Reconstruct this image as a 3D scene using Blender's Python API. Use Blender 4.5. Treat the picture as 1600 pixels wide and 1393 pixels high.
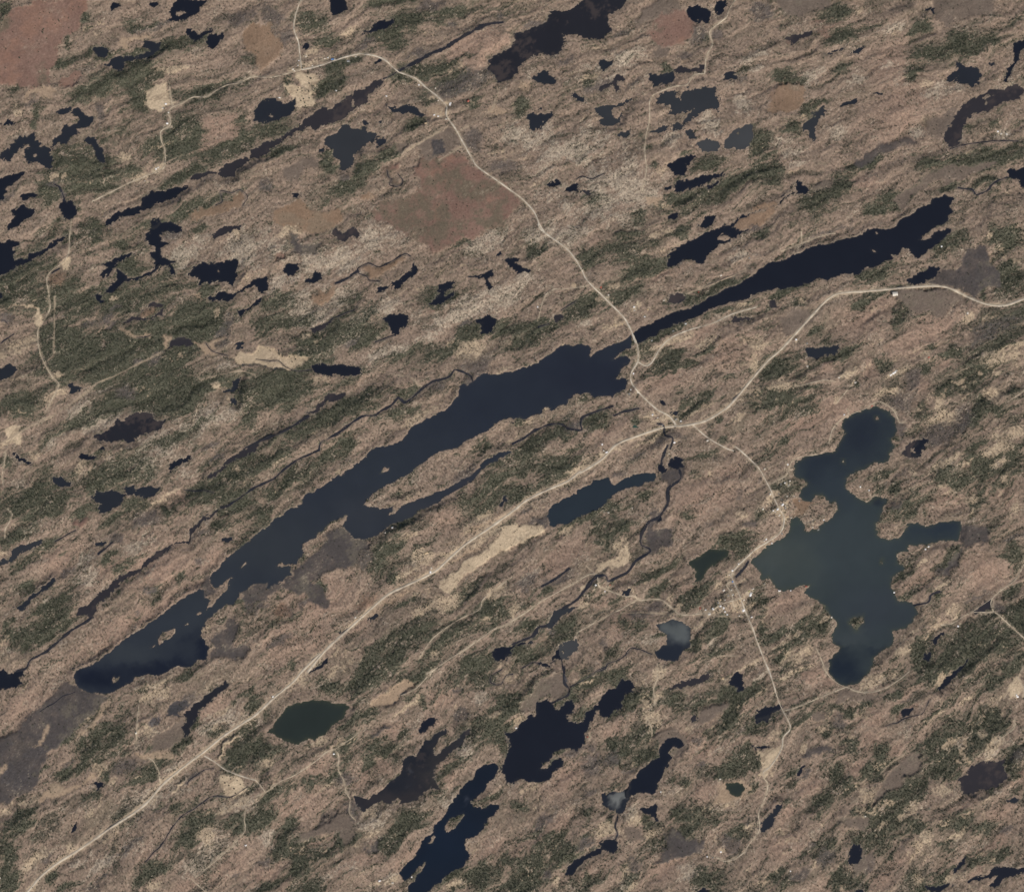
import bpy, math, random
import numpy as np
from math import radians as R_

random.seed(7); rng = np.random.default_rng(7)
scene = bpy.context.scene
for o in list(bpy.data.objects): bpy.data.objects.remove(o)
COL = scene.collection
S = 6.0                                   # metres on the ground per pixel of the survey photograph
CX, CY = 800.0, 696.5

# ------------------------------------------------------------------ camera, sky, sun, exposure
cam = bpy.data.objects.new('camera', bpy.data.cameras.new('camera')); COL.objects.link(cam)
ALT = 22000.0
cam.location = (0, 0, ALT); cam.rotation_euler = (0, 0, 0)
cam.data.sensor_width = 36; cam.data.lens = 36 * ALT / (1600 * S)
cam.data.clip_start = 100; cam.data.clip_end = 120000
scene.camera = cam
SUN_EL, SUN_AZ = R_(46), R_(140)          # azimuth clockwise from north (picture top): morning sun from the south-east
world = bpy.data.worlds.new('World'); scene.world = world; world.use_nodes = True
wn = world.node_tree.nodes; wl = world.node_tree.links
bg = wn['Background']; sky = wn.new('ShaderNodeTexSky'); sky.sky_type = 'NISHITA'
sky.sun_disc = False; sky.sun_elevation = SUN_EL; sky.sun_rotation = SUN_AZ
sky.air_density = 1.0; sky.dust_density = 1.5
wl.new(sky.outputs[0], bg.inputs[0]); bg.inputs[1].default_value = 0.09
sl = bpy.data.lights.new('sun', 'SUN'); sl.energy = 3.75; sl.angle = R_(0.5); sl.color = (1.0, 0.95, 0.88)
sun = bpy.data.objects.new('sun', sl); COL.objects.link(sun)
sun.rotation_euler = (R_(90) - SUN_EL, 0, math.pi - SUN_AZ)
sun.location = (0, 0, 3000)
scene.view_settings.view_transform = 'Standard'; scene.view_settings.look = 'None'
scene.view_settings.exposure = 0.0; scene.view_settings.gamma = 1.0
scene.view_settings.use_curve_mapping = False

# ------------------------------------------------------------------ surveyed outlines
# W water body (colour code, description), I islet or dry ground inside water, Z patch of ground cover,
# B soft patches (centre, half sizes), K creek, R road, T track.  Two digits = survey sheet (column, row), ff = full sheet.
DATA = r"""
Z 00 bog 200,0 560,0 545,90 500,130 500,180 470,190 380,200 370,260 330,270 345,330 335,400 300,470 310,540 250,560 185,555 110,530 60,515 0,520 -400,520 -400,-100 -40,-60 0,180 40,90 90,50 180,20
Z 00 bog 400,460 450,440 485,455 485,495 455,530 400,545 370,510
Z 00 tan 185,560 240,570 320,560 340,590 310,612 210,600 170,630 160,600
Z 00 tan 735,260 780,230 830,210 940,210 930,230 830,240 800,270 790,300 765,305 745,280
Z 00 rust 1215,1320 1240,1300 1330,1300 1400,1260 1440,1220 1490,1195 1520,1245 1500,1290 1400,1310 1330,1350 1290,1345 1210,1370
K 00 5 1340,1275 1380,1250 1370,1190 1440,1200 1490,1180 1540,1220 1510,1280
Z 00 field 930,560 1050,510 1070,620 1110,640 1060,670 1030,705 950,690 930,640
Z 00 pink 1260,730 1350,710 1450,690 1500,780 1500,820 1400,870 1270,930 1180,985 1170,950 1240,880 1270,800
W 00 n forked pond : 1080,20 1130,0 1310,-5 1240,50 1215,85 1150,105 1090,130 1035,130 1060,95 1050,75 1070,30
I 00 1090,80 1130,60 1150,80 1110,95
W 00 n tiny square pond : 700,15 735,20 735,50 690,70 680,60
W 00 n tiny pond : 930,0 980,0 980,30 940,20
W 00 m small oval pond : 570,295 630,285 665,300 650,340 600,350 570,330
W 00 m hooked pond : 895,250 940,255 1000,265 985,310 960,330 910,370 850,365 830,350 920,320 915,300 880,290
W 00 m ragged pond : 610,415 660,385 690,360 740,350 775,355 800,340 830,355 825,375 760,385 775,390 765,430 720,450 700,435 690,410 640,415
W 00 n branching pond : 1165,180 1200,190 1250,215 1260,195 1310,180 1250,235 1220,250 1180,225
W 00 n notched pond : 1285,230 1300,215 1340,210 1375,200 1380,215 1340,260 1340,285 1300,300 1280,265
W 00 m flat little pond : 340,690 380,665 440,670 440,685 400,705 350,700
W 00 m long crooked pond : 440,700 460,680 490,670 520,695 575,715 570,755 530,775 490,790 480,820 430,850 410,890 370,895 330,905 335,860 370,830 385,780 410,775 410,795 440,790 480,750 490,720 450,720
W 00 m bent pond : 515,850 540,835 600,860 610,890 640,930 650,970 640,995 600,975 585,930 560,890 520,875
W 00 m sprawling pond : 10,925 50,920 90,870 130,840 210,830 215,870 240,890 250,920 290,895 310,910 310,960 330,1000 325,1045 290,1050 270,1030 230,1020 200,1010 180,1020 150,990 135,940 180,905 170,885 110,920 100,935 75,950 75,990 40,990 10,960
I 00 190,965 205,955 220,965 210,978
W 00 n sliver pond : 0,765 50,755 95,768 60,778
W 00 n wedge shaped pond : -130,1090 40,1100 150,1080 150,1100 110,1140 50,1160 45,1190 30,1250 -130,1245
W 00 n blunt pond : 90,1300 150,1270 170,1300 200,1310 190,1340 130,1380 100,1400 60,1420 40,1440 40,1410 85,1350
W 00 n squarish pond : 355,1300 385,1270 440,1265 470,1310 465,1340 410,1365 380,1370 375,1330
K 00 9 340,1150 370,1160 385,1200 400,1260
W 00 n long narrow lake : 660,1380 700,1340 820,1290 880,1270 890,1230 950,1190 1060,1165 1150,1150 1165,1160 1100,1220 1020,1240 960,1270 900,1290 820,1340 730,1360 690,1400 655,1400
W 00 n swampy little pond : 120,1240 180,1210 220,1215 215,1240 150,1250
W 00 n tiny triangular pond : 935,1370 975,1345 985,1360 960,1395 940,1395
B marsh 00 190,645,50,14 620,700,25,45 1500,110,90,50 320,1140,50,20 1000,140,160,12 60,1235,90,16 380,1240,20,50
W 00 q dim marshy strip pond : 1180,1110 1280,1070 1350,1080 1370,1040 1450,1000 1540,970 1560,1000 1460,1060 1450,1090 1380,1110 1320,1080 1220,1130
R 00 7 1600,470 1550,480 1490,510 1410,525 1340,560 1300,590 1270,602 1200,600 1130,640 1070,665 1045,700 1060,740 1055,780 1000,820 1005,880 1025,930 1015,1045 900,1095 800,1135 720,1175 570,1250
R 00 5 1050,510 1055,570 1070,655
B forest 00 1300,560,230,80 1180,850,120,130 800,490,260,70 1400,930,180,50 480,980,180,110 520,1160,220,100 300,1190,60,90 600,540,130,50 100,545,90,35 410,240,30,50 540,130,40,50 1150,270,200,60 880,620,60,100 1130,1100,200,35 1200,1300,300,50 240,690,30,40 1480,790,60,100 620,330,70,50 900,330,150,50 900,150,120,25 30,70,40,60 220,780,30,30 1040,900,150,90 350,380,200,40 820,1040,60,40 1540,360,60,40
B field 00 980,640,60,60 1100,440,80,30 340,1105,40,15 980,1040,50,30 880,1080,80,25 120,700,30,30 770,960,30,40
R 10 8 285,-20 245,90 235,180 262,260 270,330 282,430
R 10 7 0,475 90,480 200,455 282,432
R 10 10 282,432 400,405 480,375 620,335 700,338 770,355 820,385 880,440 990,485 1060,545 1130,600 1185,660 1185,720 1240,800 1290,890 1340,980 1380,1040 1480,1110 1600,1195 1660,1240 1730,1320 1765,1400 1800,1450
W 10 n notched pond : 470,-30 560,-30 560,50 520,80 480,85 465,40
W 10 n slanting spindle pond : 695,205 750,150 800,125 850,112 855,135 800,185 740,205 715,215
W 10 n tiny pond : 655,215 680,200 685,215 660,225
W 10 m broad pond : 15,650 60,625 110,615 170,640 210,630 245,615 255,670 220,710 170,730 100,745 70,760 20,755 -10,730 -10,680
I 10 70,710 85,698 100,705 95,722 78,722
I 10 30,738 50,735 50,748
W 10 q long weedy lake : 310,740 400,680 480,660 560,605 640,570 700,530 770,490 785,510 720,560 680,590 690,630 650,665 580,690 520,740 440,750 380,790 300,790 290,770
W 10 q shallow weedy channel pond : 300,790 200,840 120,900 40,970 -40,985 -40,930 60,880 160,840 220,795 290,770
I 10 585,660 605,630 620,632 618,655 600,672
W 10 g star shaped lake : 425,865 460,840 500,820 530,780 560,765 600,790 640,800 660,785 680,820 740,825 755,850 740,890 690,895 660,925 610,965 625,990 605,1030 560,1038 520,1035 525,985 485,970 490,930 440,915 425,895
W 10 m ring shaped pond : 740,890 790,850 805,870 760,905
W 10 m tadpole shaped pond : 825,670 870,670 930,655 980,665 1010,700 1045,720 1010,735 960,720 900,695 850,695
W 10 m tiny pond : 650,740 680,750 690,770 660,780
W 10 m tiny leaf pond : 750,740 790,733 775,748
W 10 m little round pond : 395,940 420,930 430,950 405,960
W 10 n small pond : 740,380 765,370 775,400 745,405
W 10 n small oval pond : 285,290 320,282 340,295 310,310 290,305
W 10 n speck pond : 225,1200 260,1190 270,1205 240,1230
K 10 18 1540,140 1490,145 1430,155 1350,195 1250,250 1180,295 1100,330 1020,370 920,420 885,440
K 10 6 880,440 840,465 790,490
K 10 5 815,1060 825,1100 845,1115 830,1145 880,1160 910,1140 905,1110 880,1080
Z 10 bog 820,1040 850,1025 910,1005 915,1040 885,1060 870,1095 905,1120 900,1150 850,1155 835,1135 850,1110 825,1085
Z 10 brown 190,1070 240,1030 330,990 395,975 400,1030 340,1060 300,1100 230,1120 190,1110
Z 10 bog 1020,1000 1060,980 1110,1010 1140,1000 1260,960 1310,970 1340,1020 1420,1080 1440,1130 1500,1150 1592,1210 1640,1260 1592,1300 1530,1390 1450,1420 1290,1480 1220,1540 1110,1560 1000,1520 900,1440 740,1370 720,1340 780,1270 880,1240 1000,1220 1040,1170 1010,1060
Z 10 rust 120,1310 200,1260 270,1240 330,1290 480,1290 510,1330 400,1430 250,1430 120,1380
Z 10 rust 650,1210 740,1180 750,1230 700,1240 640,1230
Z 10 rust 0,175 60,150 95,140 120,200 155,260 170,320 100,370 50,420 20,430 0,400 -60,300 -110,270 -80,200 -40,160
Z 10 slate 1085,885 1165,870 1185,950 1120,990
Z 10 brown 870,880 940,860 960,890 900,945
Z 10 brown 1000,900 1200,790 1290,900 1140,1000 1060,990
Z 10 field 260,450 380,450 395,490 355,535 310,530 270,490
Z 10 field 160,540 360,540 370,620 330,650 280,665 200,580
Z 10 tan 1040,690 1180,640 1180,720 1080,760
Z 10 tan 1490,640 1570,680 1530,720 1450,690
Z 10 pink 1240,240 1400,170 1592,220 1592,290 1430,330 1400,430 1280,420 1190,340
B forest 10 820,230,130,90 470,250,90,40 950,110,120,50 560,390,120,40 420,530,60,40 1100,420,200,50 1250,490,150,60 100,800,170,60 950,460,100,60 1050,610,60,50 560,1180,110,60 680,1040,60,40 820,950,70,50 450,1020,50,50 350,130,90,60 750,40,120,30 1280,1290,80,40 1330,640,60,40 960,770,60,30 200,510,60,40 500,470,60,80 1230,60,120,40 150,930,80,30 870,0,120,40
B marsh 10 1280,510,240,60 100,100,80,60 190,230,50,80 1080,20,120,30 1000,340,120,20 680,290,60,25 1530,110,20,30 655,955,40,20 1220,150,30,20 560,1100,30,30 50,1180,60,40 1530,1050,100,60 1350,860,60,80
B field 10 600,200,60,40 350,330,60,20 1090,590,40,20 800,600,20,8
T 10 4 1255,815 1350,770 1470,680 1505,580 1500,540
T 10 3 900,960 1200,780
T 10 3 1140,995 1290,905
W 20 N broad dark weedy lake : 0,290 30,240 20,205 110,190 190,140 230,100 240,75 320,70 400,30 450,0 490,-40 760,-40 680,50 640,80 590,110 590,150 640,180 560,225 490,230 440,215 400,205 370,200 330,220 330,290 290,320 240,350 180,345 110,370 60,400 40,450 0,480 -60,510 -100,520 -110,460 -165,430 -160,370 -110,330 -50,320
W 20 m round pond : 130,480 160,445 210,435 270,470 270,505 215,525 160,510
W 20 m speckled little pond : 540,380 570,355 625,378 620,400 580,425 550,405
W 20 n lobed pond : 1085,80 1110,30 1150,15 1190,50 1250,60 1245,90 1215,140 1180,120 1130,125 1095,100
W 20 n weedy pond : 1290,10 1335,-20 1330,60 1290,80 1270,50
Z 20 bog 830,200 880,150 890,120 1000,50 1080,60 1135,140 1135,210 1100,265 1000,290 910,290 870,240
Z 20 brown 760,130 850,40 930,0 1050,0 1060,40 900,110 790,160
Z 20 brown 840,350 900,290 980,300 940,340 880,375
W 20 m blunt toothed pond : 850,450 880,450 910,465 995,445 1005,480 980,510 930,520 885,545 880,500 855,470
W 20 q thin brown pond : 1005,440 1050,405 1110,430 1190,400 1195,440 1100,450 1040,465
W 20 m three lobed pond : 1320,460 1355,425 1380,440 1375,460 1410,465 1400,495 1350,500 1320,490
W 20 g wide slate lake : 905,610 930,575 980,567 1025,575 1010,610 1040,630 1050,580 1100,545 1170,550 1200,540 1270,545 1265,590 1285,610 1300,650 1290,695 1250,690 1200,695 1160,700 1110,750 1075,762 1075,730 1110,700 1150,680 1090,690 1030,715 1000,730 955,725 985,695 970,655 910,645
W 20 q twisting swampy pond : 550,550 620,510 640,470 690,465 700,490 650,510 670,555 650,570 620,525 560,570
W 20 m slim pond : 365,570 400,575 450,600 465,635 420,615 380,590
W 20 m arched pond : 100,700 135,685 165,725 225,705 250,685 270,710 220,755 150,790 115,795 100,740
W 20 m speck pond : 165,655 190,655 185,675 165,670
W 20 g pond with a long tail : 510,665 545,660 620,665 740,605 745,615 650,675 610,690 595,710 625,735 665,715 655,755 600,780 560,790 530,765 560,735 530,710
W 20 g small weedy pond : 650,815 690,820 725,810 735,840 700,865 645,850
W 20 g flat pond : 850,820 910,790 960,785 960,815 900,825
W 20 g rounded pond : 990,785 1030,765 1080,785 1050,815 1005,810
W 20 g faint pond : 1085,800 1120,800 1140,860 1110,865
W 20 h grey lake with a speck of an islet : 1320,890 1370,810 1430,780 1500,765 1500,850 1470,895 1410,920 1340,910
I 20 1395,830 1410,822 1420,835 1405,842
W 20 h almond shaped grey pond : 1150,900 1200,880 1260,872 1295,885 1280,930 1220,950 1185,945 1170,925
W 20 n funnel shaped pond : 980,1015 1080,985 1160,970 1150,990 1100,1030 1085,1095 1050,1090 1015,1085 990,1050
W 20 n slender navy pond : 1000,1170 1010,1130 1060,1120 1130,1110 1190,1095 1320,1065 1320,1080 1240,1110 1170,1150 1080,1165 1005,1195
W 20 n tiny navy pond : 945,1165 975,1155 980,1180 950,1180
W 20 n streak shaped pond : 1215,1150 1300,1115 1305,1130 1225,1165
W 20 n narrow leaf pond : 215,1140 260,1125 305,1120 295,1145 250,1160
W 20 n triangular pond : 320,1190 360,1150 410,1130 410,1190 370,1190
W 20 q brown speck pond : 430,1195 460,1190 485,1215 465,1230
K 20 7 400,1110 440,1095 500,1115 575,1080
W 20 n angular pond : 965,1340 1000,1320 1040,1315 1030,1345 975,1360
W 20 n half hidden pond : 1150,1390 1200,1340 1280,1325 1260,1370 1230,1400 1180,1400
R 20 7 1395,-10 1350,60 1330,110 1240,180 1235,220 1250,270 1210,350 1200,455
R 20 6 1200,455 1130,465 1090,525 1000,540 880,590 855,640 855,740 830,860 825,960 835,1050 825,1110 808,1190
Z 20 tan 820,1210 920,1220 900,1260 830,1250
B tan 20 60,530,40,40 1070,370,40,20
B forest 20 945,425,45,30 1240,1010,120,55 1320,1150,250,80 520,1260,80,50 1540,900,80,120 1200,220,60,50 1550,1120,80,60 1450,430,60,30 500,500,40,30 780,1350,40,40 850,930,30,20 1080,970,50,20 60,660,50,60 1000,1240,140,40 480,60,20,10 900,1040,20,30 820,850,20,40
B pale 20 1430,660,60,70 1230,760,70,70 1000,890,50,50 600,480,100,50 1500,330,80,30 600,420,100,60 350,930,250,100 100,850,150,80 1150,60,40,20 1540,430,50,30 700,350,100,60
B marsh 20 240,310,60,50 120,160,70,20 330,370,60,25 1170,200,50,60 680,190,50,20 570,530,120,30 1550,60,60,60 1290,200,50,40 1080,330,50,30 1430,500,40,20
Z 30 brown 50,-60 390,-60 380,40 290,80 270,100 200,100 80,80 60,40
Z 30 brown 1050,-60 1430,-60 1410,110 1350,125 1290,120 1230,130 1160,105 1130,165 1100,155 1060,110 1035,60
Z 30 rust 10,610 50,550 120,515 190,515 235,550 220,620 180,660 100,690 20,680
B bog 30 310,140,50,12 400,160,70,12 360,210,30,25 130,240,20,20 110,600,90,70
W 30 q weedy streak pond : 90,220 180,210 280,195 285,210 200,240 150,270 140,240
W 30 m thin dark pond : 330,325 400,315 460,295 455,302 380,335
W 30 m narrow wisp pond : 500,335 560,300 605,285 600,305 560,330
W 30 n thin corner pond : 960,45 1030,55 1035,95 1010,75
W 30 m anchor shaped pond : 1115,475 1150,460 1180,430 1150,385 1175,375 1210,410 1225,425 1290,415 1300,445 1340,450 1310,480 1300,520 1260,540 1220,520 1170,510 1185,470 1150,505 1120,500
W 30 m dot shaped pond : 1380,375 1400,365 1420,380 1405,400 1385,395
W 30 n rocky inlet pond : 1525,280 1592,255 1680,240 1680,300 1592,300 1560,360 1550,400 1500,450 1480,520 1465,520 1480,430 1530,390 1520,320
W 30 q curving weedy lake : 1090,860 1120,800 1160,720 1210,650 1290,600 1370,560 1450,570 1540,540 1592,550 1592,590 1480,640 1380,670 1290,700 1230,740 1190,790 1185,850 1160,905 1130,915 1090,880
I 30 1345,600 1385,590 1390,605 1365,620 1362,655 1352,640
K 30 6 1130,925 1250,895 1380,880 1560,875
W 30 m narrow oval pond : 455,665 500,625 555,615 560,630 500,660
W 30 m tiny slit pond : 665,580 720,575 735,585 690,590
W 30 g tall crooked pond : 220,770 260,740 290,700 280,680 320,680 355,660 360,690 310,740 290,780 285,860 265,880 245,860 255,810 225,800
Z 30 marsh 520,980 600,930 700,880 850,860 940,870 950,890 850,900 720,950 600,1000 520,1010
Z 30 brown 975,760 1100,720 1180,640 1140,760 1080,860 1000,820
Z 30 brown 760,1230 900,1170 1100,1060 1400,1010 1450,1020 1250,1110 1000,1180 820,1280
Z 30 brown 260,1180 320,1120 390,1090 390,1140 330,1200 270,1215
W 30 n corner lake : 1490,1070 1530,1050 1592,1045 1740,1045 1740,1190 1592,1170 1560,1110 1500,1095
K 30 9 1490,1100 1400,1140 1370,1180 1300,1210 1270,1180 1180,1170
B forest 30 420,90,80,50 950,180,60,40 1250,280,150,50 1000,330,120,70 460,440,60,40 900,440,60,40 450,230,110,50 1500,980,180,50 1250,1000,200,60 400,1150,130,70 330,1260,150,60 650,1300,60,25 830,1230,120,45 600,1000,120,30 1390,760,30,30 1230,790,60,25 130,780,60,40 100,470,60,40 200,500,60,30 1180,230,80,40 1000,1020,100,60 360,620,60,20 250,680,60,40 740,1220,60,50 1350,1150,80,30 1100,1180,100,30 60,1060,60,50
B pale 30 270,470,70,50 550,500,80,35 60,880,70,30 150,960,80,20 800,180,80,35 930,820,60,35 1490,510,60,60 200,1030,60,20 1450,830,50,20 740,430,50,20 440,830,50,30 1060,560,100,50 880,1200,40,20
B pink 30 800,420,150,150 800,750,200,120 600,1130,120,60 900,620,200,80
B field 30 990,520,50,30 1480,535,40,20
W ff n long navy lake with a narrow tongue of land at its upper end : 998.5,536 991,528 989,521 1026,501 1061,487 1094,472 1124,455.5 1152,445.5 1192,418 1200,408 1212,408 1250,395 1283,382.7 1305,380 1325,370 1361,359 1393,355 1401,349 1413,339 1428,331 1454,319 1456,311 1471,306 1489,314 1482,324 1489,331 1479,339 1480,346 1461,357 1441,367 1436,375 1446,374 1466,362 1479,358 1486,362 1479,372 1456,387 1433,400 1423,396 1413,387 1406,397 1393,395 1398,401 1386,408 1355,416 1343,430 1315,431 1283,436 1257,443 1237,449 1200,454 1161,463 1136,473 1101,488 1066,503 1036,516 1011,528
I 31 668,58 680,56 688,64 676,70
I 31 655,160 670,160 680,168 665,172
W 01 n big navy pond with a pointed arm : -140,110 0,110 60,90 110,95 130,115 80,150 75,210 95,235 120,220 170,200 170,175 210,155 300,125 400,75 425,75 340,130 240,175 180,220 100,270 50,310 0,325 -140,330
W 01 n small edge pond : -90,420 20,415 25,440 0,465 -90,460
W 01 m ragged edge pond : 0,900 60,870 110,900 90,950 50,980 -90,990 -90,900
W 01 m three armed pond : 415,1000 450,990 470,1020 505,1020 480,1055 420,1070 440,1030
W 01 n ragged navy pond : 620,245 700,235 720,205 800,195 840,185 790,225 740,240 710,275 680,300 640,325 615,310 640,285 680,265
W 01 n long stepped pond : 735,275 755,290 750,310 785,320 790,345 880,320 960,270 990,260 940,300 870,340 790,360 720,400 680,430 640,425 660,400 680,365 700,360 730,345
W 01 n small jagged pond : 580,440 610,420 620,460 640,480 610,490
W 01 n tall zigzag pond : 905,70 930,20 940,-30 1000,-20 1090,0 1130,20 1090,55 1020,40 990,70 1000,110 1060,110 1040,130 990,150 1010,200 1090,225 1060,240 1060,270 1090,310 1050,315 1030,260 980,260 970,210 940,180 980,150 930,130
W 01 q thin speckled pond : 1320,60 1350,35 1400,20 1460,20 1500,15 1490,40 1400,70 1340,85
W 01 n large ragged navy pond : 1165,310 1200,270 1270,240 1340,235 1380,215 1420,210 1475,205 1465,280 1480,320 1440,385 1400,345 1340,350 1310,375 1280,360 1250,370 1230,330 1190,320
I 01 1345,280 1355,262 1365,285 1355,310
W 01 n long bow shaped pond : 1285,450 1340,440 1350,420 1390,415 1440,430 1500,410 1560,365 1592,345 1620,340 1650,335 1665,375 1675,400 1640,430 1605,395 1540,400 1460,450 1420,470 1350,465 1310,475
W 01 n small pond with a pointed arm : 1475,535 1520,530 1592,480 1600,465 1640,450 1640,480 1600,495 1530,540 1500,570
W 01 q pond ringing a brown islet : 760,630 800,590 870,550 920,510 960,490 1000,510 1005,560 960,610 880,605 830,590
I 01 850,570 900,530 960,525 1000,530 990,560 950,600 890,595
W 01 q brown box shaped pond : 1050,780 1070,730 1100,710 1185,710 1190,745 1100,760
W 01 m round pond : 1470,740 1495,715 1520,735 1515,765 1480,780
W 01 m small lightning shaped pond : 1380,1055 1430,1010 1440,980 1490,965 1470,1010 1420,1040
W 01 m dot pond : 1420,1080 1465,1075 1460,1110 1430,1110
W 01 N weedy speckled lake : 575,1320 640,1290 700,1250 720,1220 760,1240 810,1180 900,1170 950,1180 960,1210 1030,1220 1010,1260 950,1290 900,1310 850,1330 800,1360 720,1350 640,1350 580,1340
K 01 7 0,740 40,710 85,680
K 01 8 320,305 370,275
K 01 7 0,600 30,600 45,620
K 01 4 1280,740 1320,790 1380,810 1420,820
K 01 5 850,705 910,700 940,690
Z 01 field 380,240 410,215 460,220 465,250 420,300 380,290
Z 01 field 140,475 180,490 220,510 270,550 270,590 240,640 205,610 200,560 215,540
Z 01 field 1440,830 1500,790 1592,800 1620,755 1640,750 1700,780 1780,830 1920,810 1910,850 1830,890 1790,915 1700,910 1590,880 1470,890
Z 01 tan 1190,720 1320,690 1400,690 1330,720 1340,780 1420,820 1380,825 1300,795 1240,740
Z 01 tan 1000,700 1060,690 1070,710 1060,740 1060,780 1040,780 1040,730
Z 01 tan 740,650 860,680 940,690 930,705 860,700 740,670
Z 01 field 0,800 40,830 45,855 -20,850
Z 01 tan 1205,430 1245,425 1245,470
Z 01 field 80,1240 130,1250 150,1355 50,1345 0,1375
B field 01 350,920,30,30 360,1060,60,30 690,465,30,15 1345,1030,20,25 1340,550,20,20 390,250,40,40 120,760,100,40
B rust 01 920,560,60,35 350,330,60,50 1350,280,30,40 760,1310,50,20
R 01 5 440,-20 430,80 430,170 400,230 320,290 290,340 305,440 310,520 270,600 235,650 235,730 260,830 320,940 370,1000 330,1080 290,1160
T 01 8 0,1365 100,1310 200,1250 330,1190 480,1090 600,990 700,950
T 01 4 700,950 800,900 1000,800
T 01 3 1240,970 1400,930 1500,910 1592,940
T 01 2 340,450 335,800
B forest 01 1150,570,250,110 850,250,110,60 850,450,250,90 450,780,300,170 200,280,180,120 1000,850,300,100 600,850,300,90 350,420,200,90 130,1100,130,70 1200,1050,300,80 800,1100,200,60 1350,640,60,60 1500,1050,80,60 530,480,150,70 600,50,80,60 1130,800,120,50 450,1250,200,50 1000,1000,250,60 760,120,60,30 1250,30,60,30 1150,700,300,40 380,700,100,60 1290,400,60,30 70,450,60,80 1560,940,60,20 1050,1330,200,30 1550,1200,60,60 430,80,40,40 650,950,100,60
B pale 01 1250,1230,200,70 500,1200,80,60 1400,900,60,30 1500,170,110,110 1150,170,180,60 350,1330,120,40 1080,60,60,60 1380,1200,100,50 650,1020,60,20 1100,250,60,40
B marsh 01 640,600,60,25 690,640,50,15 780,1050,60,50 860,870,40,15 1380,730,30,40 50,580,60,50 700,530,40,15 1390,660,60,40 1430,600,30,40 540,620,40,12 1300,1370,80,20 980,820,60,20 860,1260,160,50 1050,60,60,60
W 11 q pond with brown floating mat : 460,60 490,10 520,40 600,20 635,60 630,85 590,75 560,90 500,85
W 11 n small heart shaped pond : 160,280 200,250 260,250 250,300 200,330 175,310
W 11 n small broken pond : 305,345 350,335 360,300 410,310 400,345 370,365 310,360
W 11 n diagonal navy pond : 840,360 900,340 960,290 985,240 1010,270 990,310 920,360 880,400 860,395
W 11 n thin ragged pond : 740,460 780,400 840,385 820,410 770,440
K 11 12 640,290 600,315 560,340 490,370
Z 11 rust 635,280 700,250 770,270 850,230 920,190 960,205 850,270 800,310 760,350 700,340 690,320 640,300
K 11 6 960,200 925,185 850,225 770,265 700,245 632,275 640,305 690,325 705,350 770,355
Z 11 rust 360,430 430,380 500,370 480,420 400,490 350,460
Z 11 bog 110,200 170,170 180,220 130,235
Z 11 marsh 220,60 260,70 270,130 340,120 400,100 380,150 340,190 220,190
W 11 n winged navy pond : 1065,490 1120,460 1150,440 1160,370 1200,350 1245,355 1220,390 1180,400 1170,450 1245,400 1230,430 1170,480 1120,500
W 11 n T shaped pond : 1320,325 1400,310 1470,270 1470,300 1440,330 1475,380 1450,400 1430,360 1420,330 1330,335
W 11 n speck pond : 1480,180 1510,175 1525,190 1490,200
W 11 n crooked navy pond : 1530,230 1560,210 1630,205 1610,240 1660,270 1720,285 1715,310 1600,290 1560,260
W 11 n squat navy pond : 1370,600 1440,565 1490,575 1470,640 1440,685 1390,675 1400,620
W 11 n shield shaped pond : 800,590 850,560 960,575 950,640 890,670 860,675 830,620
W 11 q thin brown edged pond : 340,640 400,620 470,600 470,630 400,660 350,665
K 11 6 740,735 860,690
K 11 7 470,590 540,560 620,530
W 11 n flat bottomed navy pond : 350,885 390,865 520,870 560,875 650,895 645,930 580,935 540,950 480,930 420,945 370,920
K 11 4 350,905 260,915 190,890 140,850 80,850 0,840
W 11 q feathered strip pond : 430,1080 500,1045 570,1045 560,1070 500,1100 440,1120 420,1140 350,1180 330,1175 380,1130 420,1110
K 11 11 330,1190 180,1285 0,1360 -80,1400
K 11 11 1350,990 1330,940 1240,905 1200,950 1100,980 1040,1020 960,1090 920,1110 885,1080 840,1130 780,1160 740,1190 680,1190 620,1220 540,1280 460,1330 410,1350 395,1400
T 11 3 750,915 870,935 960,950 1010,1000 1050,1020
B forest 11 640,600,180,80 400,720,180,70 700,700,150,50 150,1050,200,90 350,830,100,60 1180,780,200,50 900,830,150,40 1170,430,150,60 150,480,80,60 600,450,120,30 1520,650,80,50 350,1250,250,50 600,1130,200,40 920,1160,100,40 1250,100,60,40 250,600,150,40 560,1370,60,30 1450,1370,80,25 100,980,150,60 1300,680,100,30 60,630,60,60 950,1030,60,30
B pale 11 250,450,150,60 400,570,150,50 750,80,220,80 1200,600,200,60 600,680,150,50 100,130,100,90 1450,100,150,60 1400,430,200,40 750,820,80,30 300,280,200,80 560,250,100,60 850,520,120,40
B marsh 11 1350,900,120,50 1310,970,50,40 1100,1000,60,35 600,730,60,20 1300,640,60,15
B field 11 1330,770,120,45 310,690,45,12 190,60,80,30 1000,1200,150,25 1550,910,60,20
B bog 11 1100,530,25,10 370,330,12,12 550,40,50,15 1200,50,120,60
W ff n dark arm shaped lake beside a reddish bog : 1040,413 1041,398 1061,383 1084,372 1101,364 1122,357 1145,349 1162,336 1190,328 1225,315 1232,307 1246,306 1243,289 1248,285 1252,292 1262,299 1261,307 1250,308 1233,309 1216,320 1200,325 1180,330 1160,340 1150,350 1144,356 1158,362 1172,360 1150,367 1128,378 1114,392 1099,410 1094,412 1084,407 1066,407 1051,416
I 21 1285,95 1320,60 1350,65 1340,90 1310,105
Z ff rust 1143,358 1150,349 1163,338 1181,327 1200,324 1212,328 1195,345 1175,357 1160,360
W 21 q brown oval pond : 960,490 985,450 1040,435 1075,450 1070,480 1020,490
W 21 q tiny brown pond : 1370,580 1400,570 1470,570 1480,580 1410,600 1380,610
W 21 q small brown pond : 250,590 260,560 300,560 300,590 270,610
K 21 8 160,640 230,620
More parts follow.
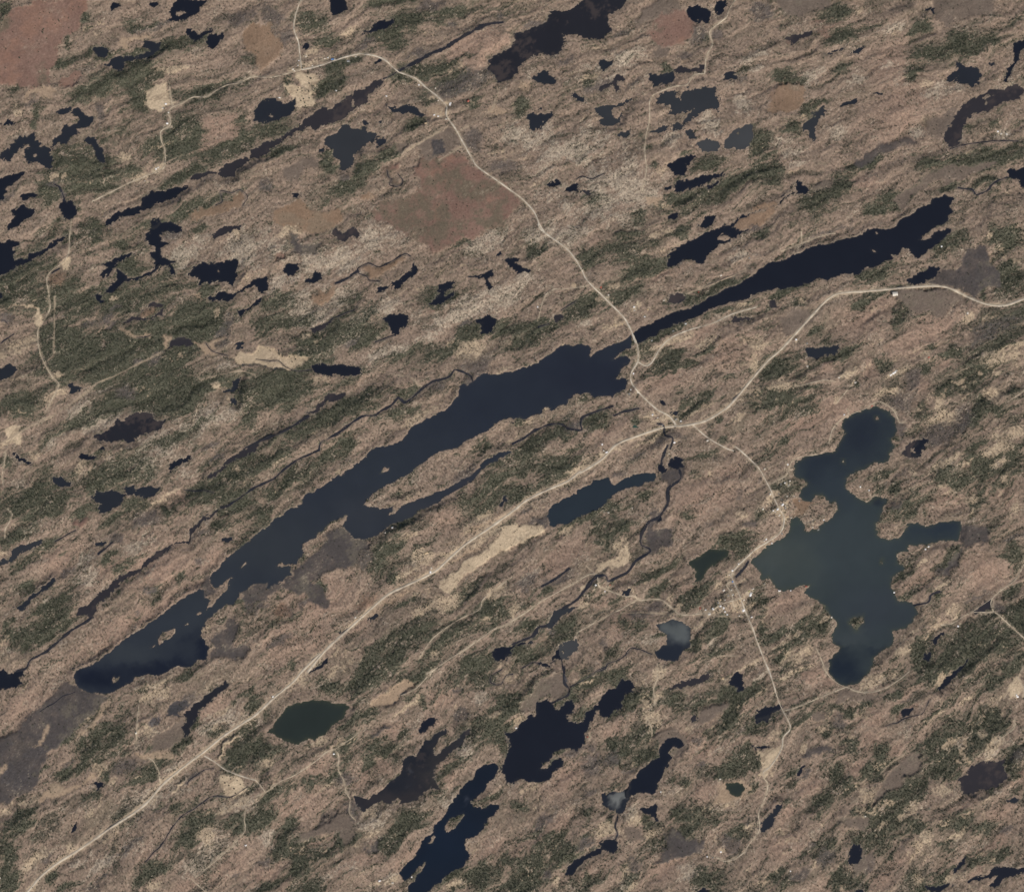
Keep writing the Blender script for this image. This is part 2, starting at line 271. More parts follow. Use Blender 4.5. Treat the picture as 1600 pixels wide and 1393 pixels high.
K 21 7 305,535 350,505 400,480
W 21 m dot pond : 985,1155 1025,1155 1020,1180 990,1175
W 21 t tiny teal pond : 750,1250 780,1250 785,1270 750,1270
W 21 n speck pond : 930,1105 950,1100 955,1115 940,1122
K 21 10 630,1130 520,1165 440,1200 425,1240 430,1280 350,1270 310,1245 240,1245 150,1280 60,1340 0,1370
K 21 10 630,1190 700,1165 790,1145
K 21 9 900,1240 940,1250 950,1310 1000,1330 980,1400
B marsh 21 360,1250,70,30 900,1350,80,25 1020,1320,60,30 930,1245,30,15 1030,230,60,40 980,470,30,15 1480,30,60,30
R 21 10 165,-10 180,35 350,165 430,280 465,350 570,455 690,575 735,650 775,740 785,800 780,855 740,930 745,990 800,1060 900,1150 980,1195 1020,1250
R 21 15 422,1550 560,1460 650,1370 800,1310 940,1265 1050,1255 1120,1245 1220,1215 1330,1145 1400,1075 1470,990 1592,850 1672,780 1792,650 1892,540 1972,460 2042,430 2192,418 2392,400 2592,385 2692,390 2772,420 2852,460 2922,490 2992,505 3072,505 3192,462 3290,440
R 21 8 780,855 830,880 870,860 930,760 1000,700 1110,655 1240,620 1370,560 1520,515
R 21 8 1120,1245 1220,1330 1330,1392 1380,1410
R 21 3 160,600 185,500 210,440 260,405 330,405 470,385
T 21 14 1090,430 1300,350 1450,290
R 31 4 380,1360 400,1280 460,1210 600,1150 680,1105 740,1120 790,1170 820,1235 860,1230
R 31 3 520,1000 470,1060 430,1110
R 31 3 210,120 205,45
R 31 4 80,170 210,120 360,65 420,58
R 31 3 1592,1040 1480,1110
R 31 3 170,1010 350,970 420,980
B field 21 1190,740,80,20 1530,750,60,40 1510,850,25,60 1400,1100,50,20 1430,1200,40,20 870,70,50,15 940,40,40,20 640,630,60,25 870,1180,40,20 545,450,30,15 1000,730,150,20 640,380,50,20
B forest 21 100,700,220,50 450,480,130,60 130,150,50,60 700,150,150,90 850,280,200,50 700,440,120,50 1300,400,220,30 1300,540,220,22 900,690,120,30 1000,830,80,40 980,900,100,50 1100,880,60,30 1040,1030,40,30 1160,1110,110,45 1530,1100,100,70 1560,920,60,40 200,1330,220,40 540,1210,80,40 780,1220,40,40 1200,790,60,20 830,800,60,40 430,1090,60,30 60,1230,50,25 700,815,70,10 390,570,80,40 470,200,60,50 960,500,60,15 1300,1200,30,20 1300,1330,40,30 1050,50,50,40 1550,60,50,30 130,640,100,20 390,1380,50,15
B pale 21 200,60,150,60 100,330,80,50 1400,200,100,30 460,630,60,20 360,60,150,60
B pink 21 600,950,30,30 1000,960,150,50 1350,800,150,80 550,130,40,40 1150,690,100,25 600,1280,100,30 900,330,100,30
W 31 m small green rimmed pond : 230,780 250,770 330,770 400,745 440,750 430,780 370,800 300,825 250,815
W 31 n dark pond beside the highway : 870,350 940,310 1000,260 1050,265 1050,300 980,350 930,370 880,365
W 31 q brown pond : 0,485 40,480 60,510 10,520
W 31 n tall dark pond : 935,1370 960,1330 990,1350 970,1400 940,1420 920,1400
Z 31 brown 780,440 850,410 1000,395 1130,400 1240,480 1250,510 1180,500 1050,560 900,560 820,500
Z 31 brown 60,560 150,530 290,560 200,660 120,670
Z 31 marsh 1000,350 1060,260 1180,240 1250,130 1330,120 1380,170 1370,250 1440,330 1440,400 1340,420 1300,480 1200,400 1110,375 1000,370
I 31 1180,280 1230,230 1330,200 1390,260 1350,330 1240,345
I 31 1340,400 1440,390 1450,470 1370,490 1330,450
B marsh 31 1200,1220,60,90 920,960,60,80 1080,1300,150,60 830,1110,80,50 1400,650,180,60 830,1270,30,60 400,40,150,15
B forest 31 1400,750,170,80 1300,900,130,90 1170,1000,110,80 1500,620,120,50 690,290,100,40 120,410,160,20 1500,330,80,130 1480,90,100,60 1100,130,120,50 1060,20,80,15 640,460,130,30 190,490,40,30 330,680,50,60 480,780,80,50 800,600,50,100 720,860,60,60 130,1090,60,40 200,1150,120,40 960,1190,60,30 1080,1060,50,40 1320,1120,60,80 1280,1200,80,40 1510,1050,60,25 1010,900,50,50 1450,1170,60,50 60,1060,60,30 280,1020,60,20 1020,750,30,20 1140,800,60,40 1300,1380,80,20 570,1000,30,20 60,900,60,40 90,440,60,20 1200,60,60,60 950,490,140,40 0,880,20,40 360,830,120,20 550,530,40,30 1340,430,20,40
B field 31 1400,1060,60,60 1420,940,20,20 1100,1200,60,45 1060,1130,40,30 1530,820,70,60 770,940,50,25 860,900,60,30 780,1040,50,30 480,940,50,18 545,995,15,15 80,1000,70,40 215,480,18,20 1545,240,30,18 1380,75,30,14 1260,580,30,40 440,1090,25,30 1010,790,60,15 790,430,14,14 1560,740,40,20 1530,1300,60,40 1430,1320,40,30 60,1080,10,12
B pink 31 600,580,180,90 1050,620,200,60 1280,270,90,60 900,720,200,70 350,880,60,40 250,1200,150,100 620,900,60,60 1120,870,60,40 450,1150,100,80 980,1000,40,50
W ff M very long main lake running across the middle of the view : 987,523 955,538 928,551 923,554 925,541 920,536 905,537 885,541 862,553 825,573 800,582 777,587 762,582 746,585 736,598 719,603 718,619 696,639 671,654 641,666 626,686 596,699 586,701 573,717 541,736 510,754 478,775 468,788 430,808 417,823 400,839 382,853 359,871 350,881 348,888 334,893 328,901 334,913 340,918 346,913 362,903 355,918 358,923 339,938 324,951 331,936 321,933 319,921 311,920 276,941 238,969 201,995 155,1028 138,1038 120,1049 118,1062 124,1076 142,1084 165,1083 186,1077 205,1066 215,1056 240,1051 258,1048 279,1037 296,1039 324,1026 329,1014 324,1001 313,994 316,984 326,966 344,953 364,946 377,926 396,914 417,911 420,917 432,913 450,898 452,886 440,888 430,886 440,878 445,884 465,881 465,873 475,863 474,850 488,839 510,820 543,803 537,814 540,828 550,837 573,839 593,835 603,824 618,815 641,805 666,793 701,773 739,752 757,730 800,705 800,700 762,716 744,737 714,752 671,771 641,783 616,800 608,805 618,790 583,794 568,790 576,778 596,763 621,747 653,732 671,722 684,711 704,700 714,700 726,691 752,676 777,664 800,656 847,645 858,637 863,644 885,634 900,616 920,612 930,619 961,619 963,611 979,603 981,593 976,588 963,588 963,582 973,571 984,567 986,561 976,557 957,561 976,548 990,542 988,530
I 12 760,150 790,120 820,108 820,125 780,150
I 02 1508,750 1540,720 1542,733 1515,757
I 02 985,1190 1010,1150 1060,1130 1095,1118 1098,1150 1040,1200 1000,1217
I 02 935,1230 968,1203 968,1218
I 02 1232,1025 1245,1005 1258,1020 1245,1033
I 02 1152,1100 1175,1088 1175,1096 1158,1106
I 12 70,835 80,838 76,850
W ff V big green tinged lake with many bays : 1308,700 1315,681 1320,676 1314,669 1317,656 1330,649 1350,639 1371,635 1391,644 1401,656 1403,671 1396,686 1398,700 1394,706 1386,719 1361,727 1330,737 1323,745 1323,763 1340,778 1355,783 1363,775 1386,774 1389,785 1381,798 1366,818 1368,833 1386,843 1401,842 1418,828 1423,818 1433,813 1451,820 1469,819 1486,813 1501,815 1505,825 1500,838 1499,848 1466,847 1418,850 1418,860 1404,864 1401,878 1413,886 1406,894 1396,901 1396,921 1403,942 1413,937 1426,943 1433,956 1428,974 1416,981 1398,984 1401,1001 1393,1011 1373,1018 1363,1029 1361,1050 1350,1060 1338,1068 1325,1072 1310,1066 1299,1054 1296,1045 1295,1029 1315,1009 1300,998 1300,989 1310,976 1300,964 1285,946 1273,935 1255,931 1265,916 1247,917 1237,920 1212,917 1200,903 1190,910 1184,893 1174,876 1200,856 1220,843 1235,828 1237,810 1250,805 1259,818 1263,828 1278,829 1290,815 1308,798 1304,784 1295,786 1283,774 1273,775 1270,786 1257,785 1249,775 1251,764 1259,754 1249,747 1239,742 1242,722 1257,715 1288,711 1305,705
I 32 508,1085 535,1050 592,1038 588,1085 550,1132 522,1112
I 32 462,80 472,76 476,88 464,92
I 32 708,700 716,690 722,705 714,716
I 31 668,1205 690,1200 685,1225 670,1220
Z ff brown 1296,1030 1294,1050 1300,1064 1285,1040 1283,1024
W 02 n tapered pond : 105,20 130,50 190,90 180,115 135,80 105,45
W 02 n small ragged pond : 480,60 510,35 560,50 590,65 540,80 500,85
W 02 n speck pond : 590,10 640,-10 640,20
W 02 m small slanting pond : 335,180 380,180 430,210 440,240 390,235 340,210
W 02 m crescent pond : 555,305 600,270 640,290 700,275 780,290 770,340 710,370 650,400 610,380 620,340 570,320
W 02 m humped pond : 760,240 830,235 840,265 900,235 950,215 1000,245 980,285 940,300 880,290 800,295
W 02 n cigar shaped pond : 1045,130 1060,100 1130,70 1190,30 1195,50 1130,100 1060,145
W 02 q thin marshy strip pond : 1300,170 1390,100 1400,75 1480,40 1550,0 1592,-30 1620,-20 1600,20 1500,60 1400,110 1320,175
W 02 g slate pond at the picture edge : -90,720 0,705 60,680 80,630 140,590 260,575 250,610 130,650 80,690 20,720 -90,745
W 02 m slim slanting pond : 585,605 640,580 680,560 660,595 590,625
K 02 10 700,580 610,660
W 02 m small leaf pond : 1370,575 1410,555 1460,550 1450,580 1400,600
W 02 q drawn out marshy creek pond : 1370,370 1250,450 1180,500 1180,560 1100,580 1040,600 960,660 900,700 880,745 830,745 740,820 620,900 540,960 490,990 480,1030 540,1040 580,1060 590,1000 640,940 720,880 780,810 850,770 900,740 1010,670 1070,600 1180,575 1210,510 1280,450
K 02 9 1592,240 1500,300 1430,350 1370,372
K 02 12 570,1050 540,1075 450,1130 370,1195 280,1270 200,1310 160,1370 100,1385
W 02 m beaded strip pond : 330,810 345,830 300,880 200,930 190,960 150,1000 105,990 180,930 250,880 290,840
Z 02 bog 470,480 520,450 560,470 510,510
K 02 8 340,580 400,545 470,510
K 02 6 1140,260 1200,265 1260,262 1330,275
Z 02 marsh 1210,885 1240,870 1305,800 1335,855 1340,880 1400,860 1330,930 1280,930 1270,880
Z 02 marsh 1310,1190 1400,1060 1440,1080 1480,1110 1440,1180 1440,1220 1560,1220 1580,1260 1530,1300 1400,1290 1310,1310 1320,1240
B forest 02 750,130,180,80 200,300,200,90 830,340,90,50 600,250,80,40 350,350,120,60 1400,170,200,60 1450,330,120,60 320,1000,120,90 350,1100,120,60 80,1130,100,60 200,1180,150,60 1125,790,30,50 970,920,30,50 680,690,60,30 1290,310,100,40 140,700,90,40 300,600,60,30 1040,390,30,20 600,50,120,30 30,50,40,40 100,560,100,20 1350,490,40,30 1450,970,60,20 900,120,80,50 500,400,60,30 700,450,60,25 180,860,40,40
B pale 02 920,80,100,70 280,370,60,40 550,820,100,50 100,200,80,40 1150,150,80,30 850,600,100,40 200,480,60,30 320,950,60,40 60,1250,60,30 500,700,60,30
B field 02 490,115,60,30 1090,265,80,12 100,475,20,15 20,650,40,20 1000,330,80,15 200,40,30,40
B marsh 02 900,440,100,40 730,560,50,30 380,780,60,30 1350,50,60,15 1060,620,60,20 1240,705,20,20 1230,540,60,15 1550,980,40,60 840,1020,30,20 930,880,40,30
B pink 02 800,1100,400,80 1000,750,200,150 700,750,100,40 1300,700,120,50 1130,330,100,60 350,700,120,60
R 02 3 35,20 25,100 10,180 20,230
R 02 3 50,375 80,410 60,460 35,500 30,560
W 12 m small pond beside the highway : 690,1080 720,1040 760,1020 760,1045 710,1085
W 12 n pointed pond : 345,1385 400,1340 435,1310 440,1325 390,1370 350,1395
W 12 n round pond with a pointed arm : 1478,1280 1500,1245 1580,1235 1640,1205 1715,1180 1715,1192 1640,1215 1600,1255 1570,1300 1560,1335 1500,1330
W 12 m small hooked pond : 1500,370 1530,350 1545,310 1560,310 1555,350 1520,380
W 12 m speck pond by the highway : 520,1135 560,1110 570,1120 535,1145
Z 12 marsh 400,540 540,470 590,550 700,560 710,620 650,640 640,720 520,760 450,760 330,830 430,870 460,920 440,960 320,960 300,900 140,870 50,950 -100,960 -70,890 50,850 150,850 220,760 330,680 440,580
K 12 11 400,10 280,60 200,110 100,195 0,240
B rust 12 550,680,80,50 160,1010,60,60 700,960,60,40
B marsh 12 130,1215,110,20 190,1010,50,50 320,950,100,15 30,990,50,20 1300,150,100,30 680,680,50,80
B brown 12 850,1080,150,60
Z 12 field 1145,830 1180,790 1450,590 1640,470 1640,565 1450,680 1280,800 1190,885 1150,860
B forest 12 1350,330,130,100 1500,180,100,130 850,620,120,100 800,760,100,90 1450,1000,130,80 1250,1100,200,60 1000,1130,180,60 1150,1250,150,60 850,1200,150,90 1400,1330,180,60 700,1350,100,60 100,80,100,50 260,180,100,60 120,270,60,30 450,60,100,30 950,450,120,50 450,470,100,12 900,1000,120,15 1300,870,60,40 1220,960,60,30 1480,830,60,20 1050,850,60,20 230,1350,30,30 390,850,40,40 280,670,15,50 1550,500,80,15 800,1350,150,50 50,400,60,30
B field 12 1060,680,60,50 1060,1000,25,20 1200,930,120,40 1000,1030,60,25 490,1350,25,15 1500,890,60,45 1400,430,60,30 1280,520,30,35 150,90,60,10 1430,1060,30,20 1100,1290,30,20
B tan 12 850,950,200,40 1400,480,200,20 1250,680,300,12
B pink 12 400,950,200,150 250,1200,200,120 1150,450,80,60 650,1100,80,30
R ff 16 909,737 905,737 888,751 860,763 825,780 800,799 764,825 726,851 701,873 681,891 651,907 618,922 601,932 576,954 546,981 510,1014 480,1050
R 12 6 1592,1085 1480,1125 1400,1180 1300,1250 1200,1310 1100,1380 1060,1400
R 12 3 1592,800 1420,930 1390,1000 1250,1070 1100,1180 1010,1310
W 22 T broad blunt lake : 220,430 230,380 330,320 450,240 560,185 600,180 615,220 640,235 760,160 860,140 880,160 880,205 800,230 720,260 620,310 560,370 470,420 380,460 260,500 235,460
Z 22 marsh 150,450 220,390 245,490 200,500
W 22 n small round pond on the creek : 900,105 930,90 950,140 920,155 900,145
W 22 n larger round pond on the creek : 960,120 980,80 1040,55 1080,75 1070,130 1010,135
K 22 11 970,-20 935,60 930,100
K 22 13 1040,130 1045,190 975,250 965,350 910,430 850,460 805,540 805,600 860,640 770,700 720,770 650,805 600,825 580,790 530,800 470,860 400,945 300,1010 250,1100 170,1110 120,1170 0,1220
W 22 n small pond on the creek bend : 880,430 930,400 930,450 890,465
W 22 g widening of the creek : 380,960 400,980 330,1010 290,1060 240,1120 190,1110 120,1180 110,1170 170,1110 220,1080 280,1010
Z 22 marsh 890,160 960,130 1070,60 1090,130 1060,220 980,270 960,250 900,220
Z 22 marsh 850,400 890,390 930,410 900,460 870,540 1020,510 960,580 870,640 810,580 850,470
W 22 v dark green pond with olive rim : 1100,700 1160,670 1230,635 1350,630 1350,665 1240,750 1180,820 1140,825 1150,750 1110,715
W 22 C crescent pond with a pale upper half : 895,1090 980,1055 1060,1070 1110,1110 1105,1230 1020,1310 960,1325 900,1310 870,1280 960,1210 950,1150 910,1120
W 22 h pale grey pond : 300,1240 350,1200 400,1185 425,1215 380,1260 340,1300 310,1310
W 22 n small dark pond : 260,1310 300,1235 305,1280 330,1310 300,1315
W 22 n tiny dark pond : 165,1330 210,1320 240,1340 200,1350
K 22 6 60,1370 130,1330 165,1335
K 22 9 305,1300 320,1392 340,1450
K 22 6 870,1280 750,1240 700,1290 650,1320 590,1340 580,1370 510,1390
W 22 m tiny pond : 675,880 740,880 720,910 680,910
K 22 12 360,745 300,790 220,840 180,860
K 22 12 1470,700 1440,750 1390,800
K 22 6 240,1340 270,1320
Z 22 field 540,730 720,615 760,690 700,720 530,790
Z 22 brown 615,710 690,665 700,690 620,730
Z 22 brown 630,770 720,715 740,740 660,790
Z 22 field 430,860 490,800 480,840 445,890
Z 22 field 0,480 60,490 170,470 210,500 180,550 100,590 0,620 -60,640 -60,500
B field 22 450,960,45,25 965,945,20,25 15,1000,20,50 1430,410,35,20 350,520,40,20 1150,1090,50,15 900,1370,25,40 1450,1370,120,15 1300,870,30,40 1380,960,60,30 690,600,60,30 570,30,30,25 1000,1000,60,15 1440,990,20,40
B pink 22 1100,865,50,18 1200,300,200,120 700,1100,100,60 300,700,200,60 1350,150,100,60 560,970,60,20
B marsh 22 860,980,70,35 150,470,60,30 1400,300,30,40 570,1240,30,40 780,40,60,20 1480,470,60,25 300,800,100,30 100,830,80,30 650,160,50,20 1550,190,30,8 80,390,60,15 250,1150,30,30 800,1040,60,40
B forest 22 80,80,100,120 300,100,100,90 200,220,120,40 600,560,130,90 690,490,50,40 1160,910,110,40 980,720,120,40 1450,620,120,50 1400,560,100,40 900,880,100,40 100,1100,70,40 320,1110,120,40 330,1190,100,25 60,1270,90,60 380,490,80,30 560,400,120,30 830,310,40,40 1130,170,40,30 1110,430,50,30 650,950,50,30 720,1110,50,40 1280,1100,80,40 1570,1130,40,60 200,740,40,30 1300,1250,100,30 1550,950,60,60 1200,30,80,30 1060,980,40,30 240,860,60,30 800,1090,40,40 900,1165,60,12 1100,1220,50,30 700,1370,100,20 850,800,80,15 1550,400,60,40 40,300,60,60
B pale 22 570,410,80,30 850,1200,60,30 100,810,80,20 1250,1180,80,20
R 22 9 1380,-10 1410,5 1530,120 1592,230 1652,360 1692,430 1672,520 1592,580 1500,640 1370,770 1375,820 1410,900 1450,1010 1500,1130 1550,1270 1592,1370 1600,1400
R 22 6 1375,820 1335,850 1365,900 1375,945
R 22 7 530,790 545,860 630,895 700,920 760,920 800,945 920,940 980,980 1040,1030 1130,1035 1230,1015 1310,965 1420,935
R 22 5 780,945 680,1000 560,1060 400,1150
T 22 4 680,1025 800,1020 1000,1030 1240,1040 1500,1055
R 22 4 460,730 530,790
R 22 6 -10,1080 100,1010 200,940 330,870 480,785 530,782
R 22 4 1370,945 1385,1000
R 22 4 1280,940 1310,1000 1290,1020
R 22 3 1300,1290 1400,1290
R 32 4 300,1240 370,1400
R 32 6 1640,640 1592,730 1540,820 1400,930 1400,1010 1440,1040 1592,1180 1620,1200
R 32 5 1400,1020 1260,1025 1150,1090 1080,1100
R 32 5 1400,930 1260,1025
R 32 4 0,230 110,170 160,70 300,40
W 32 q brown ring shaped pond : 840,20 870,-40 960,-50 980,0 940,40 880,45
I 32 890,0 930,-10 930,10 900,15
K 32 10 900,980 990,955 1010,910 1070,890
W 32 q grey triangular pond between two roads : 1280,1015 1385,940 1395,1010
W 32 n slim slanting pond : 1000,1230 1060,1180 1110,1155 1060,1210 1010,1235
W 32 n speck pond : 960,1310 980,1275 1015,1270 1000,1310
Z 32 marsh 1215,500 1300,490 1390,490 1380,570 1260,620 1200,590
Z 32 marsh 1240,620 1210,700 1150,790 1090,790 1180,680
Z 32 rust 175,345 280,350 240,420 170,410
B marsh 32 1510,560,90,10 1290,930,90,15 1440,1000,40,40 820,340,60,40 1080,760,50,30
B forest 32 1330,1210,350,120 1200,1290,200,90 1400,140,130,80 1100,150,60,60 1540,1000,80,60 1530,650,60,80 900,370,130,60 700,230,40,30 200,1090,80,30 60,1150,80,30 130,1200,80,20 100,230,90,60 950,1220,80,40 350,980,20,100 850,790,40,15 1100,730,60,20 800,250,30,40 1275,380,25,60 950,1320,60,60 1250,50,60,40 1440,60,120,60 340,1100,50,40 90,1300,60,20 1060,920,30,30 700,150,80,30 1520,870,60,30 1160,220,60,30 1550,1350,60,60 1190,680,50,40 120,1360,100,15 550,1090,40,40
B field 32 1440,270,20,30 1480,200,20,25 900,115,20,22 1080,240,22,18 1255,325,35,35 1420,100,40,25 1550,360,35,40 970,715,60,20 1100,850,60,15 920,1150,35,18 150,1290,60,35 830,1280,50,25 1130,1030,70,50 1420,20,40,20 60,290,30,20 1515,420,20,30 1270,400,10,20 200,1320,40,20
B pink 32 1350,760,150,120 1400,250,120,80 1100,320,120,60 950,820,120,50 100,950,100,60 1500,300,60,60
B field ff 1147,925,16,5 1152,948,14,8 1163,940,8,10 1128,945,8,5 1140,898,6,8 1205,775,14,7 1218,800,12,8 1228,812,6,5 1200,800,10,5 1190,860,14,3 1040,650,16,6 1022,655,8,4 1062,662,10,3 1035,640,8,4 485,100,16,4 455,112,8,4 700,160,8,6 690,180,14,4 990,482,10,5 940,705,8,5 965,700,6,5 900,725,25,3 1010,685,30,3 1100,640,25,3 700,862,25,6 640,900,20,4 760,835,40,10 1120,955,20,3 1175,950,6,10 1165,905,8,3 1480,720,25,5 1560,560,25,12 1552,615,14,10 1470,655,18,10 1380,615,20,6 1560,700,20,8 1480,770,12,4 1290,970,10,3 1240,1025,25,6 1245,1050,30,4 1230,1000,25,3 350,1110,12,6 250,1060,20,5 230,1090,14,10
B pale ff 640,540,40,10 500,480,60,20 560,500,60,14 450,440,40,15 230,700,60,20 950,300,80,50 760,470,60,20 520,400,40,20 1340,870,20,8 150,660,50,10
W 03 n dark edge pond : -90,10 20,10 60,50 90,30 130,10 155,5 155,40 130,70 150,100 110,130 60,135 0,138 -90,140
I 03 700,70 715,45 725,70 745,60 735,80 705,95
W 03 N long dark needle shaped pond : 1140,290 1190,240 1250,200 1320,140 1400,85 1418,95 1400,120 1340,180 1270,250 1200,320 1170,400 1145,420 1130,380 1160,330
Z 03 slate 1030,250 1060,210 1110,180 1180,180 1200,210 1150,260 1110,290 1130,320 1080,310 1040,290
Z 03 marsh 470,120 545,160 620,170 690,160 660,210 560,290 500,350 460,400 400,450 340,500 300,570 250,640 200,750 100,790 0,850 -200,960 -200,620 -60,480 60,410 130,360 180,310 240,270 330,210 380,150 420,110
K 03 6 470,150 400,170 340,215 250,270
B slate 03 250,500,130,40 100,650,100,80 20,500,60,40 960,320,40,30
Z 03 tan 0,620 60,580 60,600 0,660 -40,690
Z 03 tan 205,480 300,370 315,375 240,460
Z 03 tan 480,450 500,410 560,370 600,310 640,260 690,200 700,215 640,290 590,370 530,420
Z 03 brown 960,400 1060,370 1130,345 1140,420 1080,460 1000,510 930,520 960,460
Z 03 tan 860,510 960,490 1050,520 1090,550 1050,560 900,550
Z 03 tan 230,820 330,700 430,730 600,640 590,680 440,760 300,820 240,860
Z 03 field 1350,650 1390,640 1500,680 1510,730 1440,790 1360,770
Z 03 field 1060,800 1130,700 1145,700 1090,790
Z 03 field 1340,560 1420,450 1480,410 1480,425 1400,500 1350,570
W 03 n tiny dark pond : 570,720 620,705 640,720 590,760
W 03 n tiny jagged pond : 430,1020 460,975 485,950 480,980 470,1010 440,1030
B field 03 1000,150,80,30 930,360,40,50 430,1100,30,30 700,700,50,25 230,1180,100,30 960,1350,50,30 1300,1040,50,60 1470,800,60,60 1400,880,50,20 860,390,30,20 170,830,60,20 20,900,60,30 320,760,60,20 560,890,30,15 850,690,50,8
B forest 03 650,450,170,90 150,950,100,100 50,1150,60,120 60,1300,80,80 1250,950,150,80 1450,600,100,60 1500,530,100,50 1540,400,60,80 1100,870,40,60 950,600,80,40 930,1250,80,60 1030,1220,60,40 320,1290,60,50 430,1380,80,20 400,640,60,40 510,580,30,50 560,800,60,40 850,690,80,15 900,700,60,20 1350,400,60,50 950,90,80,30 1130,40,60,30 1160,1080,60,50 1110,450,60,40 1210,330,60,40 1560,220,40,80 1500,760,80,20 260,620,40,10 630,650,30,50 440,430,40,40 1480,960,60,50 1560,980,40,40 780,930,80,60 880,1300,60,30
B pale 03 900,850,200,60 1250,1200,150,60 500,1180,100,30 1500,820,80,50 1380,350,150,60 1020,720,100,15 1100,620,100,15 700,1180,200,30 1300,1100,100,40
B marsh 03 800,1120,200,12 950,950,60,10 800,600,120,50 1030,880,60,10 600,1320,100,12 1450,1290,40,15 420,590,50,12 1190,690,100,10 1180,190,60,30 300,1160,40,40
K 03 5 1330,625 1280,630 1200,680 1160,720
K 03 7 1540,735 1440,800 1330,795 1240,850 1120,930 1060,1010 1020,1080 960,1140 910,1200
B pink 03 1200,1330,150,50 1400,1250,150,60 150,250,150,90 950,1150,100,60 1300,250,120,60
R 03 16 1991,-90 1880,20 1820,90 1700,190 1592,290 1500,350 1380,430 1270,520 1200,570 1110,640 1010,725 920,830 820,910 700,985 600,1055 480,1135 360,1210 260,1290 170,1393 90,1460
R 03 8 1270,545 1330,580 1400,630 1500,670 1592,695
R 03 5 1530,880 1520,940 1525,1010 1450,1100 1350,1190 1215,1300
R 03 3 1190,1310 1280,1393
R 03 3 850,500 860,300 870,200
R 03 3 1000,720 990,640 960,580 920,550
W 13 v squarish dark green lake : 65,400 140,310 200,250 260,220 320,205 350,190 420,188 470,215 510,225 540,208 575,210 590,235 540,300 480,350 430,400 340,440 290,460 255,482 200,450 150,415 110,405
W 13 n small oval pond in a pale ring : 1003,395 1015,360 1060,320 1100,303 1118,320 1100,360 1050,395 1020,410
W 13 D dusky lake with marshy arms : 900,580 980,550 1030,490 1070,440 1110,410 1180,360 1170,400 1120,440 1110,500 1130,550 1180,500 1240,460 1300,390 1345,368 1330,420 1280,480 1200,550 1130,600 1120,680 1150,740 1090,730 1020,790 950,830 900,860 850,850 780,830 660,900 600,800 700,810 770,780 830,710 880,660 895,630
I 13 855,830 880,810 910,830 900,855 865,855
W 13 B large navy lake cut by the bottom edge : 890,1270 930,1210 1000,1130 1040,1050 1085,1045 1100,970 1180,890 1270,760 1340,690 1380,640 1440,605 1500,595 1530,625 1490,670 1400,760 1340,840 1360,860 1420,875 1450,845 1510,850 1515,880 1440,930 1420,990 1370,1050 1310,1080 1300,1130 1320,1160 1300,1240 1220,1270 1180,1300 1150,1350 1080,1395 1000,1440 900,1440 930,1390 970,1350 920,1310
I 13 1170,985 1180,950 1220,930 1295,900 1298,915 1240,975 1200,1010 1180,1005
I 13 1070,1100 1085,1060 1105,1040 1112,1055 1090,1095
I 13 930,1330 960,1290 1010,1240 1045,1203 1050,1220 1010,1280 960,1370 935,1420 900,1460
Z 13 tan 710,230 760,180 830,140 870,90 920,80 980,110 900,180 830,235 740,255
Z 13 pink 960,400 1000,340 1060,300 1120,290 1130,320 1080,390 1000,425
Z 13 marsh 720,1130 660,1140 640,1130 780,1040 775,1080 740,1130
Z 13 brown 330,990 440,950 520,890 580,920 620,960 620,1040 560,1080 500,1020 420,1020 330,1060 260,1080
Z 13 marsh 710,430 760,380 830,350 800,400 740,430 705,475
B forest 13 785,530,60,50 350,720,80,40 450,80,60,40 680,80,150,70 1000,50,100,40 280,1210,50,70 170,1110,80,40 300,1070,100,50 560,1050,100,60 850,1050,100,90 960,950,120,60 1450,350,150,60 1250,600,120,40 1400,80,120,60 150,480,60,30 580,330,80,40 700,300,80,50 560,470,80,40 200,980,60,30 60,1370,80,30 500,700,60,40 1560,200,60,60 1550,450,60,80 1450,800,100,20 1200,1300,80,50 1230,920,50,35 1400,1300,80,70 1560,1350,60,40 380,1340,80,40 50,280,60,50 80,790,80,20 1150,770,80,50 50,540,60,60 900,400,30,50 700,620,40,60 1020,220,40,30 520,1200,60,12 1400,980,40,50 420,1120,80,30 40,950,60,50
B marsh 13 980,700,120,60 1050,650,100,60 600,870,80,40 700,900,60,40 610,920,50,40 560,700,50,40 1270,290,60,30 1250,150,25,15 40,1220,60,20 980,740,60,30 460,940,100,40 1580,440,20,40 900,300,50,8
B field 13 420,440,60,40 80,590,40,30 920,250,80,15 980,210,20,40 700,1020,50,20 600,800,12,15 630,1110,20,15 430,750,60,10 760,1330,30,20 1240,1370,60,15 280,340,10,1 300,70,40,40 860,1310,50,30 690,900,60,30 480,20,20,10 1500,270,60,20
B pink 13 850,400,80,50 700,680,120,60 250,870,200,80 420,1060,80,40 1450,1120,100,50 1200,650,60,80 60,1270,120,60 1350,120,60,50 1150,180,100,50 900,1180,100,40 650,1200,100,40 400,620,100,50
B pale 13 1200,830,60,60 1400,180,60,30 700,950,80,50 1300,500,60,80 60,1050,60,40 500,1280,100,40 850,1280,60,30
K 13 6 1600,40 1560,45 1540,70 1525,100 1495,105 1455,90 1460,55 1490,30 1530,10
R 13 5 1110,10 1050,70 990,130 900,170
R 13 5 0,695 30,730 60,768
R 13 4 0,795 80,760 150,705 230,670 310,620 380,570 440,520 490,505 515,550 510,630 545,700 560,770 585,815
R 13 3 490,505 590,440 640,400
R 13 3 585,815 580,900 620,945
